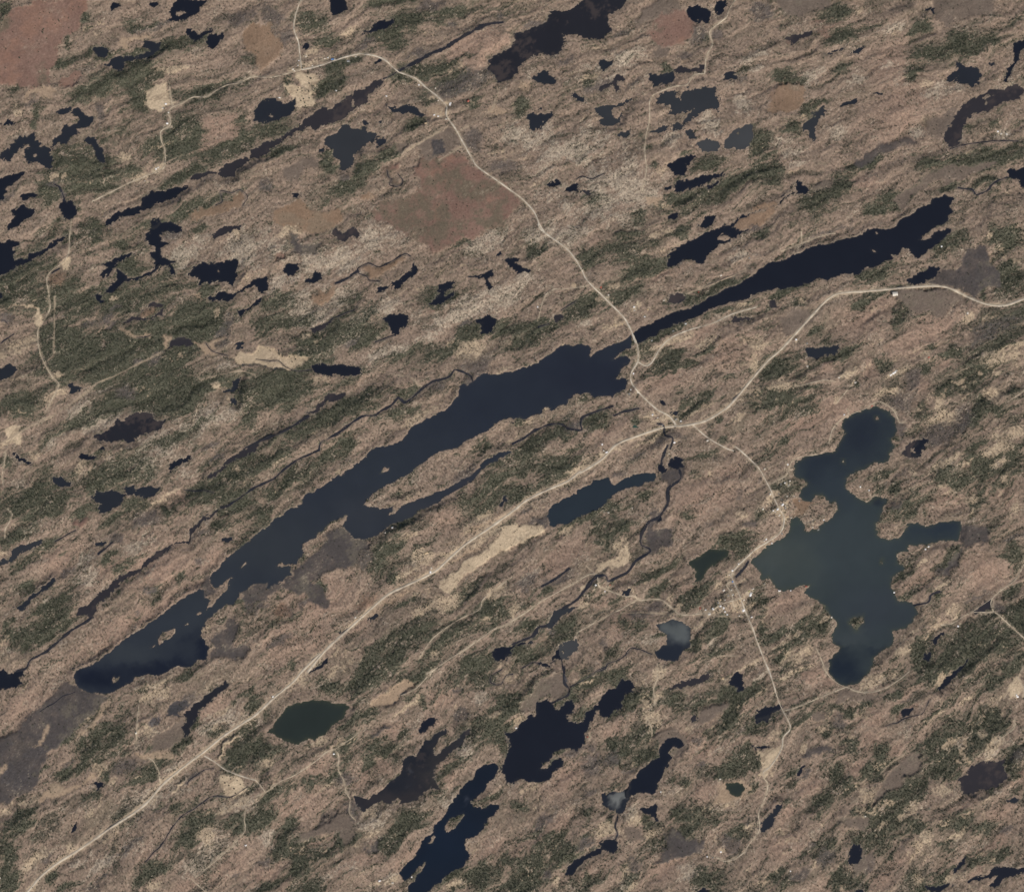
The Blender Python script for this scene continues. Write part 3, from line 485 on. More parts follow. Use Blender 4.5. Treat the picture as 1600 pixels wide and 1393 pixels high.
W 23 n sprawling black navy lake : -40,400 20,400 50,340 90,310 150,310 170,230 220,215 250,240 280,265 320,225 360,210 382,240 370,280 330,300 345,330 400,345 440,330 455,300 530,240 560,190 610,130 650,120 680,85 740,85 768,120 760,155 720,170 690,210 685,250 620,290 590,305 560,290 550,270 520,290 490,350 440,420 450,460 440,490 400,512 360,510 350,495 300,510 250,550 230,585 180,600 170,630 220,630 250,600 300,570 325,590 320,620 270,650 230,690 180,710 80,725 50,690 0,730 -20,700 -50,650 -30,560 -10,450
W 23 E club shaped navy lake : 730,790 745,700 770,650 840,600 910,540 930,470 970,430 1020,420 1055,450 1060,490 1030,500 990,480 965,520 990,560 980,610 930,690 895,710 890,770 870,790 790,785
W 23 F bean shaped lake with a white sheen : 560,800 600,775 680,765 730,740 760,690 775,700 745,780 738,820 720,860 700,895 660,905 640,885 600,885 570,850
K 23 9 660,900 655,940 642,980 655,1030 640,1070 630,1090
W 23 n small round pond : 560,1080 600,1070 635,1090 640,1130 610,1155 570,1145 550,1115
W 23 n tapering pond : 330,1290 340,1240 370,1190 410,1185 480,1160 550,1120 560,1140 480,1190 420,1220 400,1250 380,1285 345,1295
W 23 n ragged little pond : 800,880 860,865 890,850 910,870 900,900 915,950 890,950 870,915 830,910
W 23 v oval pond in a bald tan ring : 1325,745 1340,715 1390,703 1435,712 1450,745 1420,775 1380,797 1340,780
Z 23 tan 1250,830 1290,740 1330,700 1400,685 1470,695 1488,730 1440,780 1330,840
Z 23 brown 900,430 960,380 1030,370 1100,430 1080,500 1020,540 960,540 1000,490 930,460
Z 23 brown 20,200 100,170 180,90 280,60 350,100 350,170 240,210 180,215 130,300 60,280
W 23 q long thin pond : 1000,140 1040,105 1110,80 1150,60 1210,30 1245,35 1230,65 1160,100 1090,115 1050,140
W 23 n pentagon pond : 1345,85 1370,60 1410,30 1440,45 1440,100 1465,130 1420,150 1400,115 1365,110
W 23 n jagged edge pond : 1520,290 1570,262 1592,265 1610,260 1660,265 1685,262 1680,280 1620,310 1592,335 1530,350 1510,330 1550,310
W 23 m bow shaped pond beside the road : 1545,1010 1560,960 1592,940 1610,925 1650,870 1680,840 1690,850 1650,930 1610,980 1592,1010 1555,1025
W 23 n pond peeping in at the bottom edge : 1155,1390 1190,1370 1220,1390 1210,1440 1150,1440
W 23 q brown speck pond : 1120,320 1150,295 1160,310 1130,335
W 23 n short dark bar pond : 1480,495 1592,475 1600,485 1500,505
K 23 9 325,-10 325,90 355,130 350,165 300,195 240,220
K 23 5 360,120 470,60 520,20 600,-20
K 23 6 590,-10 560,5
Z 23 marsh 1010,1040 960,1030 940,1100 890,1220 1000,1210 1180,1140 1210,1080 1100,1060
Z 23 brown 1150,300 1200,240 1370,235 1280,300 1190,340
Z 23 brown 660,960 720,970 830,1050 820,1070 700,1060 660,1020
Z 23 field 1520,510 1592,500 1620,500 1680,470 1675,520 1610,610 1592,640 1560,670 1520,650 1560,590
B field 23 900,300,60,60 910,40,25,50 910,180,40,25 770,950,55,40 880,1030,50,30 450,100,60,15 1310,70,15,15 290,1340,15,30 1480,1000,50,30 740,1380,60,20 850,220,30,40 580,1000,60,40 1400,1170,60,15 1100,370,40,20 1300,1140,30,20 1180,700,1,1
B marsh 23 500,600,60,80 620,550,60,40 370,530,70,30 1370,1110,60,60 190,960,80,30 1180,590,40,20 750,1230,60,50 600,1060,40,15 1150,440,40,30 1470,980,30,40 480,480,30,20 220,1280,30,40 450,1100,60,50 1100,240,10,10 720,640,60,30 480,800,80,20
B forest 23 1310,170,100,70 1050,220,60,60 1150,220,30,50 750,230,80,70 850,180,50,50 450,80,80,40 320,200,60,60 400,310,50,30 620,290,60,30 1400,600,150,60 1120,910,100,60 1200,950,60,60 1010,900,40,40 330,1130,100,90 120,1230,100,80 70,1330,100,60 450,1340,100,50 850,970,50,50 700,480,150,60 830,540,80,60 60,870,60,40 640,740,60,15 1350,300,60,60 1090,720,50,50 1450,1030,60,60 1250,1330,120,60 1170,1300,40,60 680,80,80,40 850,390,50,60 1450,180,120,40 1500,380,80,40 240,1060,80,40 1050,1080,120,50 720,1290,40,50 500,890,40,30 1500,730,30,60 1390,140,60,40 1100,990,90,30 260,620,30,30 290,530,40,20 20,270,30,30 1000,680,40,20 1250,900,50,40
B pale 23 920,250,80,60 1100,1300,100,50 760,920,60,40 1300,500,60,30 1560,60,60,20 700,1350,100,30 1450,1160,80,15 900,10,30,40
B pink 23 650,400,100,50 350,680,150,80 300,960,100,50 1200,500,100,60 60,1150,80,60 950,1250,120,60 1200,770,80,50 500,1270,80,40 1100,430,80,50 1450,220,60,30 1050,30,60,20
R 23 7 1592,1370 1592,1370
R 23 7 1600,620 1565,640 1570,690 1592,720 1585,790 1560,850 1535,910 1540,1010 1480,1090 1430,1160 1340,1205 1270,1180
R 23 5 905,0 905,60 880,130 890,230
R 23 3 835,300 870,380 870,430
R 33 8 0,-5 30,90 60,190 95,270 135,350 135,385 95,430 85,500 40,580 8,620 -30,650
R 33 6 100,268 200,235 320,185 460,130 510,115
R 33 5 340,-10 380,50 440,100 500,125 570,150 650,150 740,120 820,70 880,20
R 33 4 1592,180 1592,120 1560,60 1592,0
R 33 4 1410,470 1530,380 1535,320
T 33 4 700,660 770,590 860,530
T 33 3 520,840 560,815
Z 33 pink 220,30 340,0 370,20 400,80 440,105 330,150 200,90
Z 33 brown 490,130 600,155 700,165 620,200 500,220 440,215 450,150
Z 33 brown 280,300 330,270 390,290 370,340 300,350
Z 33 brown 660,850 690,720 780,640 860,560 960,540 980,640 870,690 830,750 750,780 690,850
Z 33 brown 450,960 520,930 640,900 660,950 620,1000 520,990
Z 33 field 1480,150 1520,100 1550,70 1580,90 1580,180 1500,195
Z 33 brown 550,1200 640,1150 680,1180 620,1260 550,1280
Z 33 marsh 190,550 280,500 370,500 400,520 340,540 240,570
W 33 n narrow slanting pond : 1050,125 1095,85 1145,30 1200,-20 1245,-50 1205,0 1165,45 1120,100 1065,135
W 33 n dark pond beside the road : 0,258 90,255 85,275 40,285 0,320 -90,325 -60,300 -40,270
W 33 n small oval pond in a brown moat : 825,290 850,260 910,245 900,270 850,305 830,305
K 33 5 730,360 800,340 880,305 960,280 990,220 1000,195
W 33 q marshy navy pond : 1175,690 1240,660 1270,620 1330,590 1400,590 1480,560 1470,620 1480,690 1420,740 1350,750 1280,765 1230,790 1205,790
W 33 n upright pond : 500,1150 540,1100 585,1105 580,1170 555,1220 500,1215
W 33 n small slot pond : 1135,1265 1170,1210 1210,1175 1200,1220 1160,1270
W 33 n branching corner pond : 1240,1330 1300,1300 1380,1270 1430,1235 1500,1245 1592,1245 1680,1250 1680,1280 1592,1270 1520,1300 1460,1330 1420,1365 1370,1365 1400,1320 1450,1300 1400,1290 1330,1310 1260,1340
W 33 n tiny ragged pond : 990,1370 1080,1355 1150,1340 1080,1390 1000,1400
W 33 n small smudged pond : 175,640 230,600 240,615 190,660
W 33 n speck pond : 530,1370 620,1380 600,1420 540,1420
W 33 m little pond : 1480,825 1540,810 1580,830 1550,850 1500,845
B marsh 33 1330,680,130,60 870,380,10,5 350,1180,80,50 200,1290,60,40 1550,540,60,40 630,1210,60,50 440,340,40,60 860,180,60,12 280,1080,20,15 240,640,50,20 1480,1010,60,20 60,310,60,20
B bog 33 860,280,60,15 1580,660,30,20 900,240,60,12
B forest 33 1220,430,160,110 1400,350,120,80 1100,600,120,80 800,850,150,90 700,1050,150,80 420,680,80,60 640,650,60,60 720,520,60,60 530,480,50,60 1050,500,60,60 340,1150,90,80 400,1080,50,30 560,1350,80,60 300,820,80,60 500,760,60,40 1150,960,100,60 1320,1010,90,50 1430,1160,120,60 1530,620,60,60 1560,520,60,80 1380,740,60,30 200,330,120,30 250,230,100,20 800,260,60,30 920,1350,80,80 950,1000,60,50 1280,1200,80,40 800,150,120,15 620,220,60,20 1420,100,80,60 1500,40,40,50 130,1350,80,40 140,630,60,20 440,1280,80,50 60,1290,60,40 60,420,60,20 1100,1100,60,40 350,420,30,20 1010,50,60,50 910,720,80,40 1050,1380,60,20 130,820,30,20 1380,1210,60,15 920,1100,20,15 690,900,80,60 500,270,30,20 1000,30,60,30 150,50,100,15
B field 33 120,50,80,20 630,80,80,30 920,880,40,50 1070,740,40,40 1400,490,90,30 1220,230,50,12 1340,420,25,40 220,510,30,20 740,980,40,20 860,940,40,15 30,540,40,50 1000,1070,30,40 1170,1030,60,20 1360,570,30,15 270,1210,15,20 600,920,12,10 590,780,30,20 1150,1300,80,15 950,1310,30,40 800,30,40,20 1440,190,60,12 30,400,50,15 620,75,60,20
B pink 33 650,300,100,60 650,450,100,60 550,620,80,60 120,900,80,100 100,1100,100,60 1450,900,100,60 1400,1100,120,40 800,1200,80,40 850,150,80,30 700,1330,80,50 380,1340,80,40 800,500,60,40 1200,850,80,30 250,750,60,60 1550,720,60,20 1300,1270,60,15
B pale 33 130,40,60,15 1200,580,40,15 1380,530,60,30 60,1290,30,15 930,850,40,40 1110,530,60,15 300,1000,60,20 1450,450,60,30
"""
HOUSES = r"""
1080 860 11.42 crossroads village : 1062,780,60,28,68,w 932,1068,36,32,60,w 737,355,26,20,10,w 582,710,34,24,40,p 525,985,26,20,30,w 575,1020,22,26,20,w 393,1040,30,22,-30,w 325,1130,36,26,10,p 255,1055,16,14,0,w 600,1085,20,16,40,w 640,1138,24,16,10,w 1105,680,26,16,20,p 1080,1190,26,14,10,w 940,880,26,16,30,p 742,785,26,14,30,p 1030,720,22,18,60,o 845,235,14,12,0,w 720,700,20,16,30,p 780,610,18,14,60,g 820,1090,22,18,0,t 680,430,18,14,0,p 1580,712,22,16,20,w 740,545,22,20,45,b 870,855,30,22,0,t 160,1025,30,22,80,r 515,880,30,22,40,t 910,1010,18,14,70,g 600,880,24,14,60,p 480,930,20,16,30,g 660,800,16,14,20,g 990,1040,18,14,20,t 1310,590,14,10,0,g 700,930,20,14,40,t 860,1160,18,14,0,p
1160 730 11.42 lakeside hamlet : 712,665,40,24,40,w 620,745,30,24,30,w 545,768,18,14,0,w 765,725,20,16,60,w 800,880,36,26,20,t 360,740,26,22,60,p 655,855,26,18,45,p 393,28,16,26,0,p 755,275,18,14,0,w 845,240,22,18,30,p 685,300,18,18,0,g 795,515,18,14,0,p 925,515,22,14,10,p 425,1280,24,18,30,w 390,1310,20,16,30,p 530,1355,16,14,0,w 1455,940,18,14,0,w 1260,1070,18,16,0,p 1295,965,20,16,30,t 710,1180,20,22,60,g 1365,1115,24,14,20,g 760,685,14,16,0,p 700,570,16,12,0,g 490,480,26,20,60,p 645,470,14,20,0,p 585,790,18,14,20,p 800,610,26,14,20,t 880,900,18,12,0,p 1020,600,16,20,60,g 820,320,30,10,40,g
980 590 11.42 highway junction : 452,658,30,22,60,w 545,715,16,14,0,p 868,740,26,22,40,g 958,775,18,22,60,w 838,1155,30,22,20,w 1430,1120,30,20,20,p 190,262,16,16,0,p 35,290,18,24,60,g 60,215,12,16,0,w 745,1355,20,12,20,p 860,650,20,14,0,t 690,860,16,12,0,t 550,750,18,14,0,t
430 60 11.42 upper road fork : 1015,360,38,22,10,b 1060,372,18,14,30,w 936,337,16,12,10,w 880,350,20,16,0,p 418,392,12,12,0,w 405,478,12,12,0,w 316,548,26,20,30,p 1300,400,40,26,0,g 1440,315,18,16,0,p 1087,936,24,14,-20,w 70,1055,34,10,0,w 545,312,18,12,0,p 350,575,18,12,0,p 660,480,16,12,20,p
640 120 11.42 upper bend farm : 725,470,32,20,20,w 720,500,26,16,0,w 440,682,26,14,10,w 510,705,24,14,0,w 653,758,26,12,0,p 1045,435,34,26,40,r 510,425,12,14,0,p 165,140,20,14,0,w 460,205,12,18,0,p 550,630,30,8,30,t 290,830,34,20,10,t
930 440 11.42 narrows bridge : 692,455,24,16,20,w 940,500,26,20,20,t 880,628,22,16,0,w 100,105,28,22,60,r 235,240,20,16,0,p 700,515,26,14,20,p 1010,1050,26,20,30,g 1225,335,18,16,0,p 1390,880,24,18,30,g 360,780,26,18,80,t 480,760,16,28,0,t
0 0 3.98 gravel lane hamlet : 1040,768,10,8,0,w 970,1050,8,8,0,w 1030,645,10,7,0,w 1012,672,8,6,0,p 985,1042,10,8,20,p 900,1125,6,5,0,p 1045,700,7,6,0,p
400 0 3.98 star shaped lake : 810,595,9,5,0,w 
1200 0 3.98 curving weedy lake : 1450,832,10,8,30,p 1485,835,9,10,10,p 1430,818,8,6,0,w
800 350 3.98 narrows bridge outskirts : 160,515,6,8,0,w 760,515,8,6,0,w 1080,620,9,7,0,w 1160,425,7,8,0,r 755,930,6,8,0,w 560,1370,8,8,40,w 1300,320,9,6,20,p 1475,212,6,6,0,g
1200 350 3.98 right hand highway : 175,718,8,8,0,w 245,885,8,10,60,p 790,435,26,20,5,p 1240,555,8,10,0,p 1000,828,10,7,30,r 785,925,20,8,30,w 1078,140,8,8,0,w 645,1130,9,6,20,r 475,1185,8,6,20,w 545,985,10,8,0,p 765,938,10,8,40,w 800,912,9,6,0,w 440,955,8,6,0,p 243,742,8,6,0,g
400 700 3.98 middle highway : 850,493,8,8,0,w 1085,770,8,10,0,w 805,525,6,6,0,p 1092,745,6,6,0,p 1060,650,18,10,30,t 620,1050,9,6,30,p
800 700 3.98 creek crossing : 580,890,7,6,0,w 600,400,8,6,0,p 750,372,7,6,0,p 520,850,8,8,30,w 590,30,12,6,20,w 570,15,8,8,0,p 610,850,6,6,0,r
1200 700 3.98 big green lake shore : 1185,1107,8,8,0,w 240,857,10,6,0,r 980,628,7,6,0,w 1000,612,8,6,0,w 70,883,7,6,0,w 145,872,7,6,0,w 770,897,8,6,0,w 122,102,6,8,0,w 630,262,6,6,0,w 575,240,6,6,0,w 395,1050,6,8,0,p
400 1043 3.98 bottom lake : 1050,1388,8,6,0,w 968,1300,5,6,0,w 110,180,8,6,30,w 485,532,9,8,20,w 770,1320,12,7,20,w 850,1335,10,8,10,p
800 1043 3.98 lower middle ponds : 45,380,8,5,20,w 470,430,8,6,20,r 925,770,6,6,0,w 1295,690,8,7,0,p 1300,1145,8,7,20,w 1215,1175,6,6,0,w 1312,65,12,12,0,t 1250,1182,8,5,0,g
1200 1043 3.98 lower right corner : 1555,180,10,8,0,w 140,1263,6,6,0,w 605,920,7,7,0,p 1548,170,6,6,0,w
0 1043 3.98 lower left highway : 1528,1102,10,7,20,w 850,400,9,8,20,p 5,1300,8,8,0,p
"""
ROW0 = (0, 350, 700, 1043)
def pts(s, sheet):
    a = np.array([[float(v) for v in t.split(',')] for t in s.split()])
    if sheet != 'ff':
        a = a / 3.98 + np.array([400.0 * int(sheet[0]), ROW0[int(sheet[1])]])
    return a
water, islets, zones, blobs, creeks, roads, tracks = [], [], [], [], [], [], []
for ln in DATA.strip().splitlines():
    w = ln.split()
    k = w[0]
    if k == 'W':
        head, tail = ln.split(' : '); hw = head.split(' ', 3)
        water.append(dict(code=hw[2], desc=hw[3], p=pts(tail, hw[1])))
    elif k == 'I': islets.append(pts(ln.split(' ', 2)[2], w[1]))
    elif k == 'Z': zones.append((w[2], pts(ln.split(' ', 3)[3], w[1])))
    elif k == 'B':
        tx, ty, zf = (0.0, 0.0, 1.0) if w[2] == 'ff' else (400.0 * int(w[2][0]), ROW0[int(w[2][1])], 3.98)
        for t in w[3:]:
            u, v, a, b = [float(q) for q in t.split(',')]
            blobs.append((w[1], tx + u / zf, ty + v / zf, a / zf, b / zf))
    else:
        {'K': creeks, 'R': roads, 'T': tracks}[k].append((float(w[2]) / (1.0 if w[1] == 'ff' and 0 else 3.98), pts(ln.split(' ', 3)[3], w[1])))

# ------------------------------------------------------------------ noise
def srgb(r, g, b):
    c = np.array([r, g, b], float) / 255.0
    return np.where(c <= 0.04045, c / 12.92, ((c + 0.055) / 1.055) ** 2.4)
def make_noise(n, beta, lo, hi, ax=1.0, ay=1.0, seed=0):
    g = np.random.default_rng(seed)
    f = np.fft.rfft2(g.standard_normal((n, n)))
    ky = np.fft.fftfreq(n)[:, None] * n * ay; kx = np.fft.rfftfreq(n)[None, :] * n * ax
    k = np.sqrt(kx * kx + ky * ky); k[0, 0] = 1
    a = k ** (-beta) * (k >= lo) * np.exp(-(k / hi) ** 2); a[0, 0] = 0
    t = np.fft.irfft2(f * a, s=(n, n)); return ((t - t.mean()) / t.std()).astype(np.float32)
def samp(t, x, y):
    n = t.shape[0]
    xi = np.floor(x).astype(np.int64); yi = np.floor(y).astype(np.int64)
    fx = (x - xi).astype(np.float32); fy = (y - yi).astype(np.float32)
    x0 = xi % n; x1 = (xi + 1) % n; y0 = yi % n; y1 = (yi + 1) % n
    return (t[y0, x0] * (1 - fx) + t[y0, x1] * fx) * (1 - fy) + (t[y1, x0] * (1 - fx) + t[y1, x1] * fx) * fy
def ss(x, a, b):
    t = np.clip((x - a) / (b - a), 0, 1); return t * t * (3 - 2 * t)
N = 1024
T_iso = make_noise(N, 1.3, 2, 300, seed=1)            # isotropic fractal
T_iso2 = make_noise(N, 1.2, 3, 400, seed=2)
T_wx = make_noise(N, 1.6, 4, 250, seed=3); T_wy = make_noise(N, 1.6, 4, 250, seed=4)
T_fine = make_noise(N, 0.35, 60, 500, seed=5)          # nearly white speckle
T_an = make_noise(N, 1.25, 4, 260, 1.0, 1.0, seed=6)   # sampled in stretched along/across coordinates
T_an2 = make_noise(N, 1.15, 4, 300, seed=8)
T_an3 = make_noise(N, 0.9, 20, 380, seed=9)
T_r = make_noise(N, 2.1, 3, 150, seed=21); T_r2 = make_noise(N, 1.9, 6, 200, seed=22)
T_an4 = make_noise(N, 1.0, 8, 420, seed=12)
# grain of the bedrock: the ridges climb to the right, about 20 degrees at the top of the sheet, 40 at the bottom
ty_ = np.linspace(-3000, 4500, 3001)
th_ = np.radians(np.interp(ty_, [-3000, 0, 350, 700, 1050, 1393, 4500], [20, 20, 25, 31, 37, 40, 40]))
Q_ = np.concatenate([[0], np.cumsum(0.5 * (1 / np.tan(th_[1:]) + 1 / np.tan(th_[:-1])) * np.diff(ty_))])
def grain(x, y):
    th = np.interp(y, ty_, th_)
    q = (x + np.interp(y, ty_, Q_)) * 0.5
    p = x * 0.86 - y * 0.5
    return p, q
def theta(y): return np.interp(y, ty_, th_)

# ------------------------------------------------------------------ the survey grid
F = 1.6
fx_ = np.arange(-16, 1616.1, F); fy_ = np.arange(-16, 1409.1, F)
def margin(start, sgn, reach):
    out = []; v = start; st = F
    while abs(v - start) < reach:
        st *= 1.22; v += sgn * st; out.append(v)
    return out
xs = np.array(margin(fx_[0], -1, 2600)[::-1] + list(fx_) + margin(fx_[-1], 1, 2600))
ys = np.array(margin(fy_[0], -1, 2600)[::-1] + list(fy_) + margin(fy_[-1], 1, 2600))
NX, NY = len(xs), len(ys)
GX, GY = np.meshgrid(xs, ys)
wx = samp(T_wx, GX * 0.9, GY * 0.9); wy = samp(T_wy, GX * 0.9, GY * 0.9)
w2x = samp(T_wy, GX * 2.7 + 300, GY * 2.7 + 100); w2y = samp(T_wx, GX * 2.7 + 500, GY * 2.7 + 700)
p, q = grain(GX + 4.5 * wx + 0.35 * w2x, GY + 4.5 * wy + 0.35 * w2y)      # folded strata, not ruler-straight
STR = np.clip(0.50 + 0.5 * ss(GY + 0.30 * GX, 450, 1050), 0, 1)     # the ribs of rock show more strongly towards the bottom right
jx = samp(T_iso2, GX * 5.1, GY * 5.1); jy = samp(T_iso, GX * 5.1 + 400, GY * 5.1)
PWX, PWY = GX + wx * 1.1 + w2x * 1.2 + jx * 1.15, GY + wy * 1.1 + w2y * 1.2 + jy * 1.15      # shores: small irregularity
ZWX, ZWY = GX + wx * 2.6 + w2x * 1.5 + jx * 1.5, GY + wy * 2.6 + w2y * 1.5 + jy * 1.5      # edges of ground cover: rougher

def sub(x0, x1, y0, y1):
    a = np.searchsorted(xs, x0); b = np.searchsorted(xs, x1); c = np.searchsorted(ys, y0); d = np.searchsorted(ys, y1)
    return slice(max(c - 1, 0), min(d + 1, NY)), slice(max(a - 1, 0), min(b + 1, NX))
def seg_dist(X, Y, P, closed):
    d = np.full(X.shape, 1e9, np.float32); inside = np.zeros(X.shape, bool)
    n = len(P)
    for i in range(n if closed else n - 1):
        x1, y1 = P[i]; x2, y2 = P[(i + 1) % n]
        vx, vy = x2 - x1, y2 - y1; L = vx * vx + vy * vy
        if L < 1e-9: continue
        t = np.clip(((X - x1) * vx + (Y - y1) * vy) / L, 0, 1)
        dd = (X - x1 - t * vx) ** 2 + (Y - y1 - t * vy) ** 2
        d = np.minimum(d, dd)
        if closed and y1 != y2:
            inside ^= ((y1 > Y) != (y2 > Y)) & (X < vx * (Y - y1) / vy + x1)
    d = np.sqrt(d)
    return np.where(inside, -d, d) if closed else d
def poly_sd(P, mar, WX=PWX, WY=PWY):
    s = sub(P[:, 0].min() - mar, P[:, 0].max() + mar, P[:, 1].min() - mar, P[:, 1].max() + mar)
    return s, seg_dist(WX[s], WY[s], P, True).astype(np.float32)

z_c = samp(T_iso2, GX * 2.2 + 11, GY * 2.2); z_d = samp(T_iso, GX * 2.2 + 311, GY * 2.2 + 57)
pinkz = np.zeros(GX.shape, np.float32)
zone = {}
for (k, P) in zones:
    zx = 1.6 if k in ('bog', 'marsh', 'rust', 'brown') else 0.4
    s, d = poly_sd(P, 10, ZWX + zx * z_c, ZWY - zx * z_d)
    soft = {'marsh': 2.6, 'brown': 2.4, 'pink': 4, 'tan': 2.2, 'bog': 2.4, 'rust': 1.8}.get(k, 1.3)
    v = ss(-d, -soft, soft)
    if k == 'pink': pinkz[s] = np.maximum(pinkz[s], v); continue
    zone.setdefault(k, np.zeros(GX.shape, np.float32)); zone[k][s] = np.maximum(zone[k][s], v)

flat = np.zeros(GX.shape, np.float32)
for z in zone.values(): flat = np.maximum(flat, z)

# ------------------------------------------------------------------ land relief
Lf = 14 * samp(T_iso, GX * 0.10 + 77, GY * 0.10 + 31)
ridge = samp(T_r, p * 0.55, q * 2.2)
ridge2 = samp(T_r2, p * 1.0 + 300, q * 4.2)
knob = samp(T_iso2, GX * 1.6, GY * 1.6)
knob2 = samp(T_an3, p * 0.9, q * 1.5)
h0 = Lf + ((8 + 4 * STR) * ridge + (3.0 + 1.2 * STR) * ridge2 + (0.30 - 0.22 * STR) * knob + 0.12 * knob2) * (1 - 0.92 * flat)
MAR = 14.0
sdmin = np.full(GX.shape, 99.0, np.float32); num = np.zeros(GX.shape, np.float32); den = np.zeros(GX.shape, np.float32)
wid = np.full(GX.shape, -1, np.int32)
isl = [(poly_sd(P, 3)) for P in islets]
isl_full = np.full(GX.shape, 99.0, np.float32)
for s, d in isl: isl_full[s] = np.minimum(isl_full[s], d)
def lf_at(x, y): return float(14 * samp(T_iso, np.array([x * 0.10 + 77]), np.array([y * 0.10 + 31]))[0])
main_level = lf_at(700, 700) - 9
for i, W in enumerate(water):
    s, d = poly_sd(W['p'], MAR)
    d = np.maximum(d, -isl_full[s])
    if W['code'] not in 'MVCEBvTFhD' and not W['desc'].startswith('long navy lake with'):
        d = d + 0.75 * 1.45 * samp(T_an3, p[s] * 1.4 + 31, q[s] * 2.2 + 77) * np.clip(1 - np.abs(d + 0.5) / 7, 0, 1) - 0.3
    c = W['p'].mean(0)
    W['level'] = lf_at(c[0], c[1]) - 9
    if W['code'] == 'M' or W['desc'].startswith('long navy lake with'): W['level'] = main_level
    W['s'] = s; W['sd'] = d
    m = d * S
    target = W['level'] + np.clip(m * 0.16, -5, 3.0) + np.where(m > 0, 0.35, 0)
    t = ss(d, 1.0, MAR)
    wgt = (1 - t) / (np.maximum(d, 0) + 0.05) ** 2
    num[s] += wgt * target; den[s] += wgt
    upd = d < sdmin[s]
    wid[s] = np.where(upd, i, wid[s]); sdmin[s] = np.minimum(sdmin[s], d)
tt = ss(sdmin, 1.0, MAR)
H = np.where(den > 0, num / np.maximum(den, 1e-6) * (1 - tt) + h0 * tt, h0).astype(np.float32)
for W in water:
    s, d = W['s'], W['sd']
    H[s] = np.where((d > 0) & (d < 4) & (H[s] < W['level'] + 0.4) & (sdmin[s] > 0), W['level'] + 0.4, H[s])

# ------------------------------------------------------------------ ground cover
def nn(a, b): return samp(a, GX * b, GY * b)
acc = {k: np.zeros(GX.shape, np.float32) for k in
       ('forest', 'pale', 'marsh', 'bog', 'rust', 'tan', 'field', 'brown', 'slate', 'pink')}
for (k, bx, by, a, b) in blobs:
    R = max(a, b) * 2.0 + 6
    s = sub(bx - R, bx + R, by - R, by + R)
    X = ZWX[s] - bx; Y = ZWY[s] - by
    if a > b * 1.25 and a > 4:
        th = theta(by) * (0.8 if a / b > 1.8 else 0.5)
        X, Y = X * math.cos(th) - Y * math.sin(th), X * math.sin(th) + Y * math.cos(th)
    r2 = (X / max(a, 1.2)) ** 2 + (Y / max(b, 1.2)) ** 2
    v = np.exp(-np.minimum(r2, 30) ** 1.15 * 0.8)
    acc[k][s] = np.maximum(acc[k][s], v) if k != 'forest' else acc[k][s] + v * (1 - acc[k][s] * 0.6)
acc['pink'] = np.maximum(acc['pink'], pinkz)
n_a = samp(T_an, p * 0.75 + 50, q * 2.9 + 10) * STR + samp(T_an, p * 1.2 + 50, q * 2.2 + 10) * (1 - STR)           # streaks along the grain
n_b = samp(T_an4, p * 1.7, q * 6.4) * STR + samp(T_iso, p * 3.0, q * 5.0) * (1 - STR)
n_s = samp(T_an4, p * 0.55 + 333, q * 3.7 + 777)          # long thin strips
n_c = nn(T_iso2, 0.75); n_d = samp(T_iso, GX * 4 + 90, GY * 4); n_f = samp(T_fine, p * 4.6, q * 5.6)
n_g = samp(T_an3, p * 1.1 + 9, q * 2.2 + 90)
n_h = samp(T_iso, GX * 0.35 + 500, GY * 0.35 + 200)
white = rng.standard_normal(GX.shape).astype(np.float32)

drive = acc['forest'] * 1.30 + 0.24 * n_a + 0.22 * n_b + (0.10 + 0.2 * STR) * n_s + 0.08 * n_d + 0.10 * n_c + 0.10 * white + 0.10 + 0.10 * n_h + 0.10 * ss(GX, 500, 1200) * ss(GY, 900, 1150) - acc['pink'] * 0.22 - acc['pale'] * 0.15
forest = ss(drive, 0.38, 1.15)
soft_green = ss(acc['forest'] * 1.35 + 0.22 * n_c + 0.25 * n_a + 0.28 * n_s + 0.12 * n_b + 0.2 * n_h - acc['pink'] * 0.35, 0.0, 1.15)
gully = ss(-(samp(T_an2, p * 0.8 + 700, q * 2.6 + 120) + 0.45 * ridge2 + 0.35 * n_b + 0.6 * n_s), 1.05, 2.2) * 0.95 * (0.4 + 0.6 * STR)
clear = ss(samp(T_iso2, p * 1.7 + 420, q * 3.6 + 60) + 0.35 * n_b + 0.45 * ss(GX, 900, 1500) * ss(GY, 300, 500) + 0.35 * ss(GY, 900, 1200), 2.15, 2.9)
rocky = ss(acc['pale'] * 1.2 + 0.28 * n_b + 0.30 * n_d + 0.12 * white + 0.1 * n_g, 0.45, 1.15)

def mixc(A, c, t): return A + (c - A) * t[..., None]
C = np.empty(GX.shape + (3,), np.float32)
base = srgb(141, 122, 106)
C[:] = base
C = mixc(C, srgb(154, 131, 113), ss(0.4 * n_a + 0.4 * n_c + 0.45 * n_h + acc['pink'] * 0.8, 0.0, 1.6) * 0.75)
C = mixc(C, srgb(112, 101, 86), ss(-0.5 * n_a - 0.35 * n_b - 0.3 * n_c - acc['pink'] * 0.8, 0.0, 1.6) * 0.8)
C = mixc(C, srgb(98, 92, 80), ss(n_g + 0.3 * n_d - acc['pink'], 1.0, 2.4) * 0.4)
C = mixc(C, srgb(150, 124, 107), acc['pink'] * 0.5)
C = mixc(C, srgb(93, 88, 74), soft_green * 0.8)
C = mixc(C, srgb(164, 142, 122), ss(-n_s + 0.5 * n_b, 0.7, 2.2) * 0.4)
C = mixc(C, srgb(180, 166, 146), rocky * 0.62)
C = mixc(C, srgb(172, 152, 126), clear * 0.75)
forest *= 1 - clear
C = mixc(C, srgb(72, 71, 62), gully * (1 - acc['pink'] * 0.5) * 0.8)
